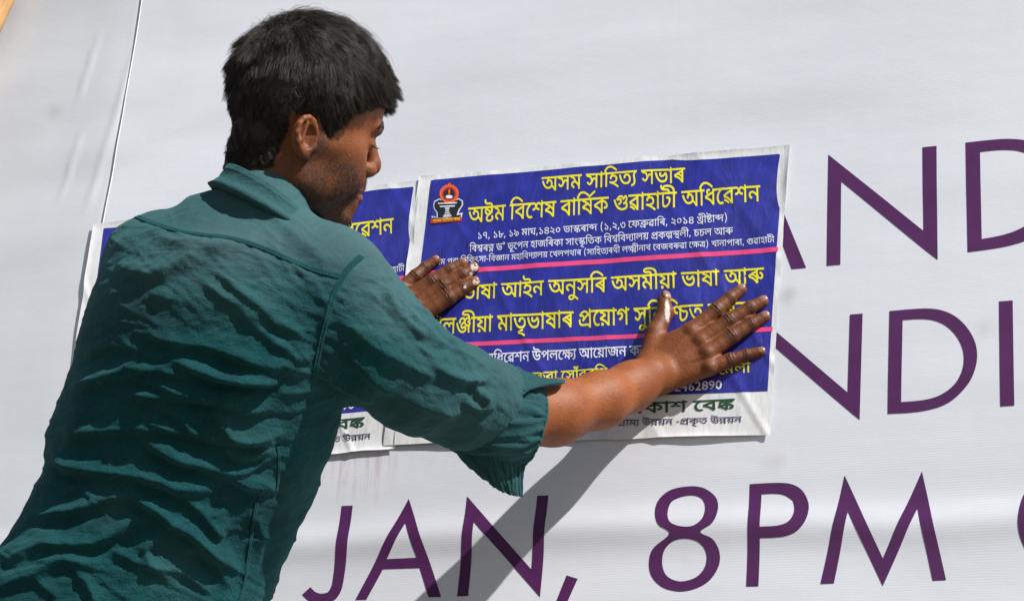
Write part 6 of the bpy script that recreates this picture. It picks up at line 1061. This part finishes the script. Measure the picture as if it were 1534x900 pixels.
# rings run top -> near side -> bottom -> far side
cuff = loft([[P(739, 545, 2.262), P(712, 590, 2.192), P(674, 648, 2.205), P(680, 668, 2.262), P(722, 638, 2.31), P(746, 570, 2.31)],
             [P(770, 556, 2.27), P(752, 600, 2.205), P(722, 664, 2.205), P(716, 686, 2.26), P(752, 656, 2.31), P(775, 590, 2.31)],
             [P(800, 566, 2.285), P(790, 605, 2.222), P(770, 664, 2.215), P(757, 698, 2.26), P(780, 672, 2.315), P(803, 600, 2.325)],
             [P(813, 574, 2.30), P(818, 612, 2.245), P(809, 656, 2.235), P(788, 692, 2.272), P(790, 668, 2.325), P(808, 606, 2.34)]], 'cuff', parent=shirt, wr=.0030, seed=1)
inner = loft([[P(800, 572, 2.30), P(806, 610, 2.252), P(796, 662, 2.245), P(784, 690, 2.29), P(796, 640, 2.335), P(800, 604, 2.335)],
              [P(814, 578, 2.30), P(820, 615, 2.248), P(809, 662, 2.241), P(790, 690, 2.275), P(800, 640, 2.328), P(812, 606, 2.335)],
              [P(806, 580, 2.302), P(811, 615, 2.262), P(801, 655, 2.256), P(790, 668, 2.285), P(797, 635, 2.320), P(805, 606, 2.328)]], 'cuff', parent=shirt, wr=.0007, seed=9)
for e_, nm in (([P(813, 574, 2.30), P(818, 612, 2.245), P(809, 656, 2.235), P(788, 692, 2.272), P(790, 668, 2.325), P(808, 606, 2.34)], 'cuff_hem'),):
    hs = spline(e_, 160, True); hs = hs+NW*0; V, F = tube(np.concatenate([hs, hs[:1]]), .0021, 8, False); mesh(nm, toW(np.array(V)), F, M_cloth, shirt)
flap = loft([[P(736, 548, 2.250), P(744, 572, 2.222), P(748, 600, 2.200), P(742, 632, 2.196)],
             [P(768, 556, 2.262), P(770, 572, 2.235), P(772, 586, 2.212), P(764, 606, 2.200)],
             [P(800, 567, 2.275), P(804, 574, 2.255), P(806, 580, 2.240), P(800, 584, 2.226)],
             [P(846, 571.5, 2.285), P(846, 572.5, 2.28), P(845, 574, 2.275), P(843, 575, 2.27)]], 'cuff_flap', closed=False, parent=shirt, n=30, wr=.0016, seed=4)
droop = loft([[P(668, 652, 2.225), P(700, 668, 2.218), P(744, 682, 2.226), P(789, 686, 2.262)],
              [P(676, 668, 2.232), P(712, 690, 2.222), P(752, 704, 2.232), P(786, 700, 2.262)],
              [P(688, 684, 2.240), P(725, 712, 2.232), P(758, 724, 2.240), P(784, 720, 2.262)],
              [P(700, 697, 2.250), P(738, 727, 2.242), P(762, 740, 2.248), P(783, 744, 2.262)]], 'cuff_flap', thick=.0030, closed=False, parent=shirt, n=90, wr=.0018, seed=14)
bk = loft([[P(789, 686, 2.262), P(760, 672, 2.30), P(720, 655, 2.31), P(668, 652, 2.27)],
           [P(783, 744, 2.262), P(762, 738, 2.272), P(738, 722, 2.275), P(700, 697, 2.262)]], 'cuff_flap', closed=False, parent=shirt, n=60, wr=.0015, seed=15)
# trousers and shoes (below the frame)
def trou_sdf(p):
    d = None
    for k in (0, 1):
        h, kn_, f = leg_pts(k); c = smin(cap(p, h, kn_, .102, .080), cap(p, kn_, f+[0, 0, -.01], .080, .068), .02); c = smax(c, (f[2]-.02)-p[:, 2], .004); d = c if d is None else smin(d, c, .02)
    d = smin(d, cap(p, HIPS[0]+[.02, 0, .09], HIPS[1]+[-.02, 0, .09], .115), .05); return smax(d, p[:, 2]-(HW[2]+.05), .01)
Vq, Fq = nets(trou_sdf, [HW[0]-.36, HW[1]-.26, .02], [HW[0]+.4, HW[1]+.32, HW[2]+.2], .008)
Nq = vnormals(Vq, Fq); Vq = Vq+Nq*(fbm(np.stack([Vq[:, 0]*9, Vq[:, 1]*9, Vq[:, 2]*22], 1), 3)*.006)[:, None]; mesh('trousers', Vq, Fq, M_trouser, man)
for k in (0, 1):
    f = FEET[k]
    def shoe(p, f=f):
        d = smin(cap(p, f+[0, -.03, -.045], f+[.012, .155, -.052], .044, .036), cap(p, f+[0, -.01, .0], f+[0, 0, -.04], .046, .046), .02); return smax(d, .0-p[:, 2], .003)
    Vq, Fq = nets(shoe, f-[.1, .14, .1], f+[.12, .26, .08], .007); mesh('shoe', Vq, Fq, M_shoe, man)
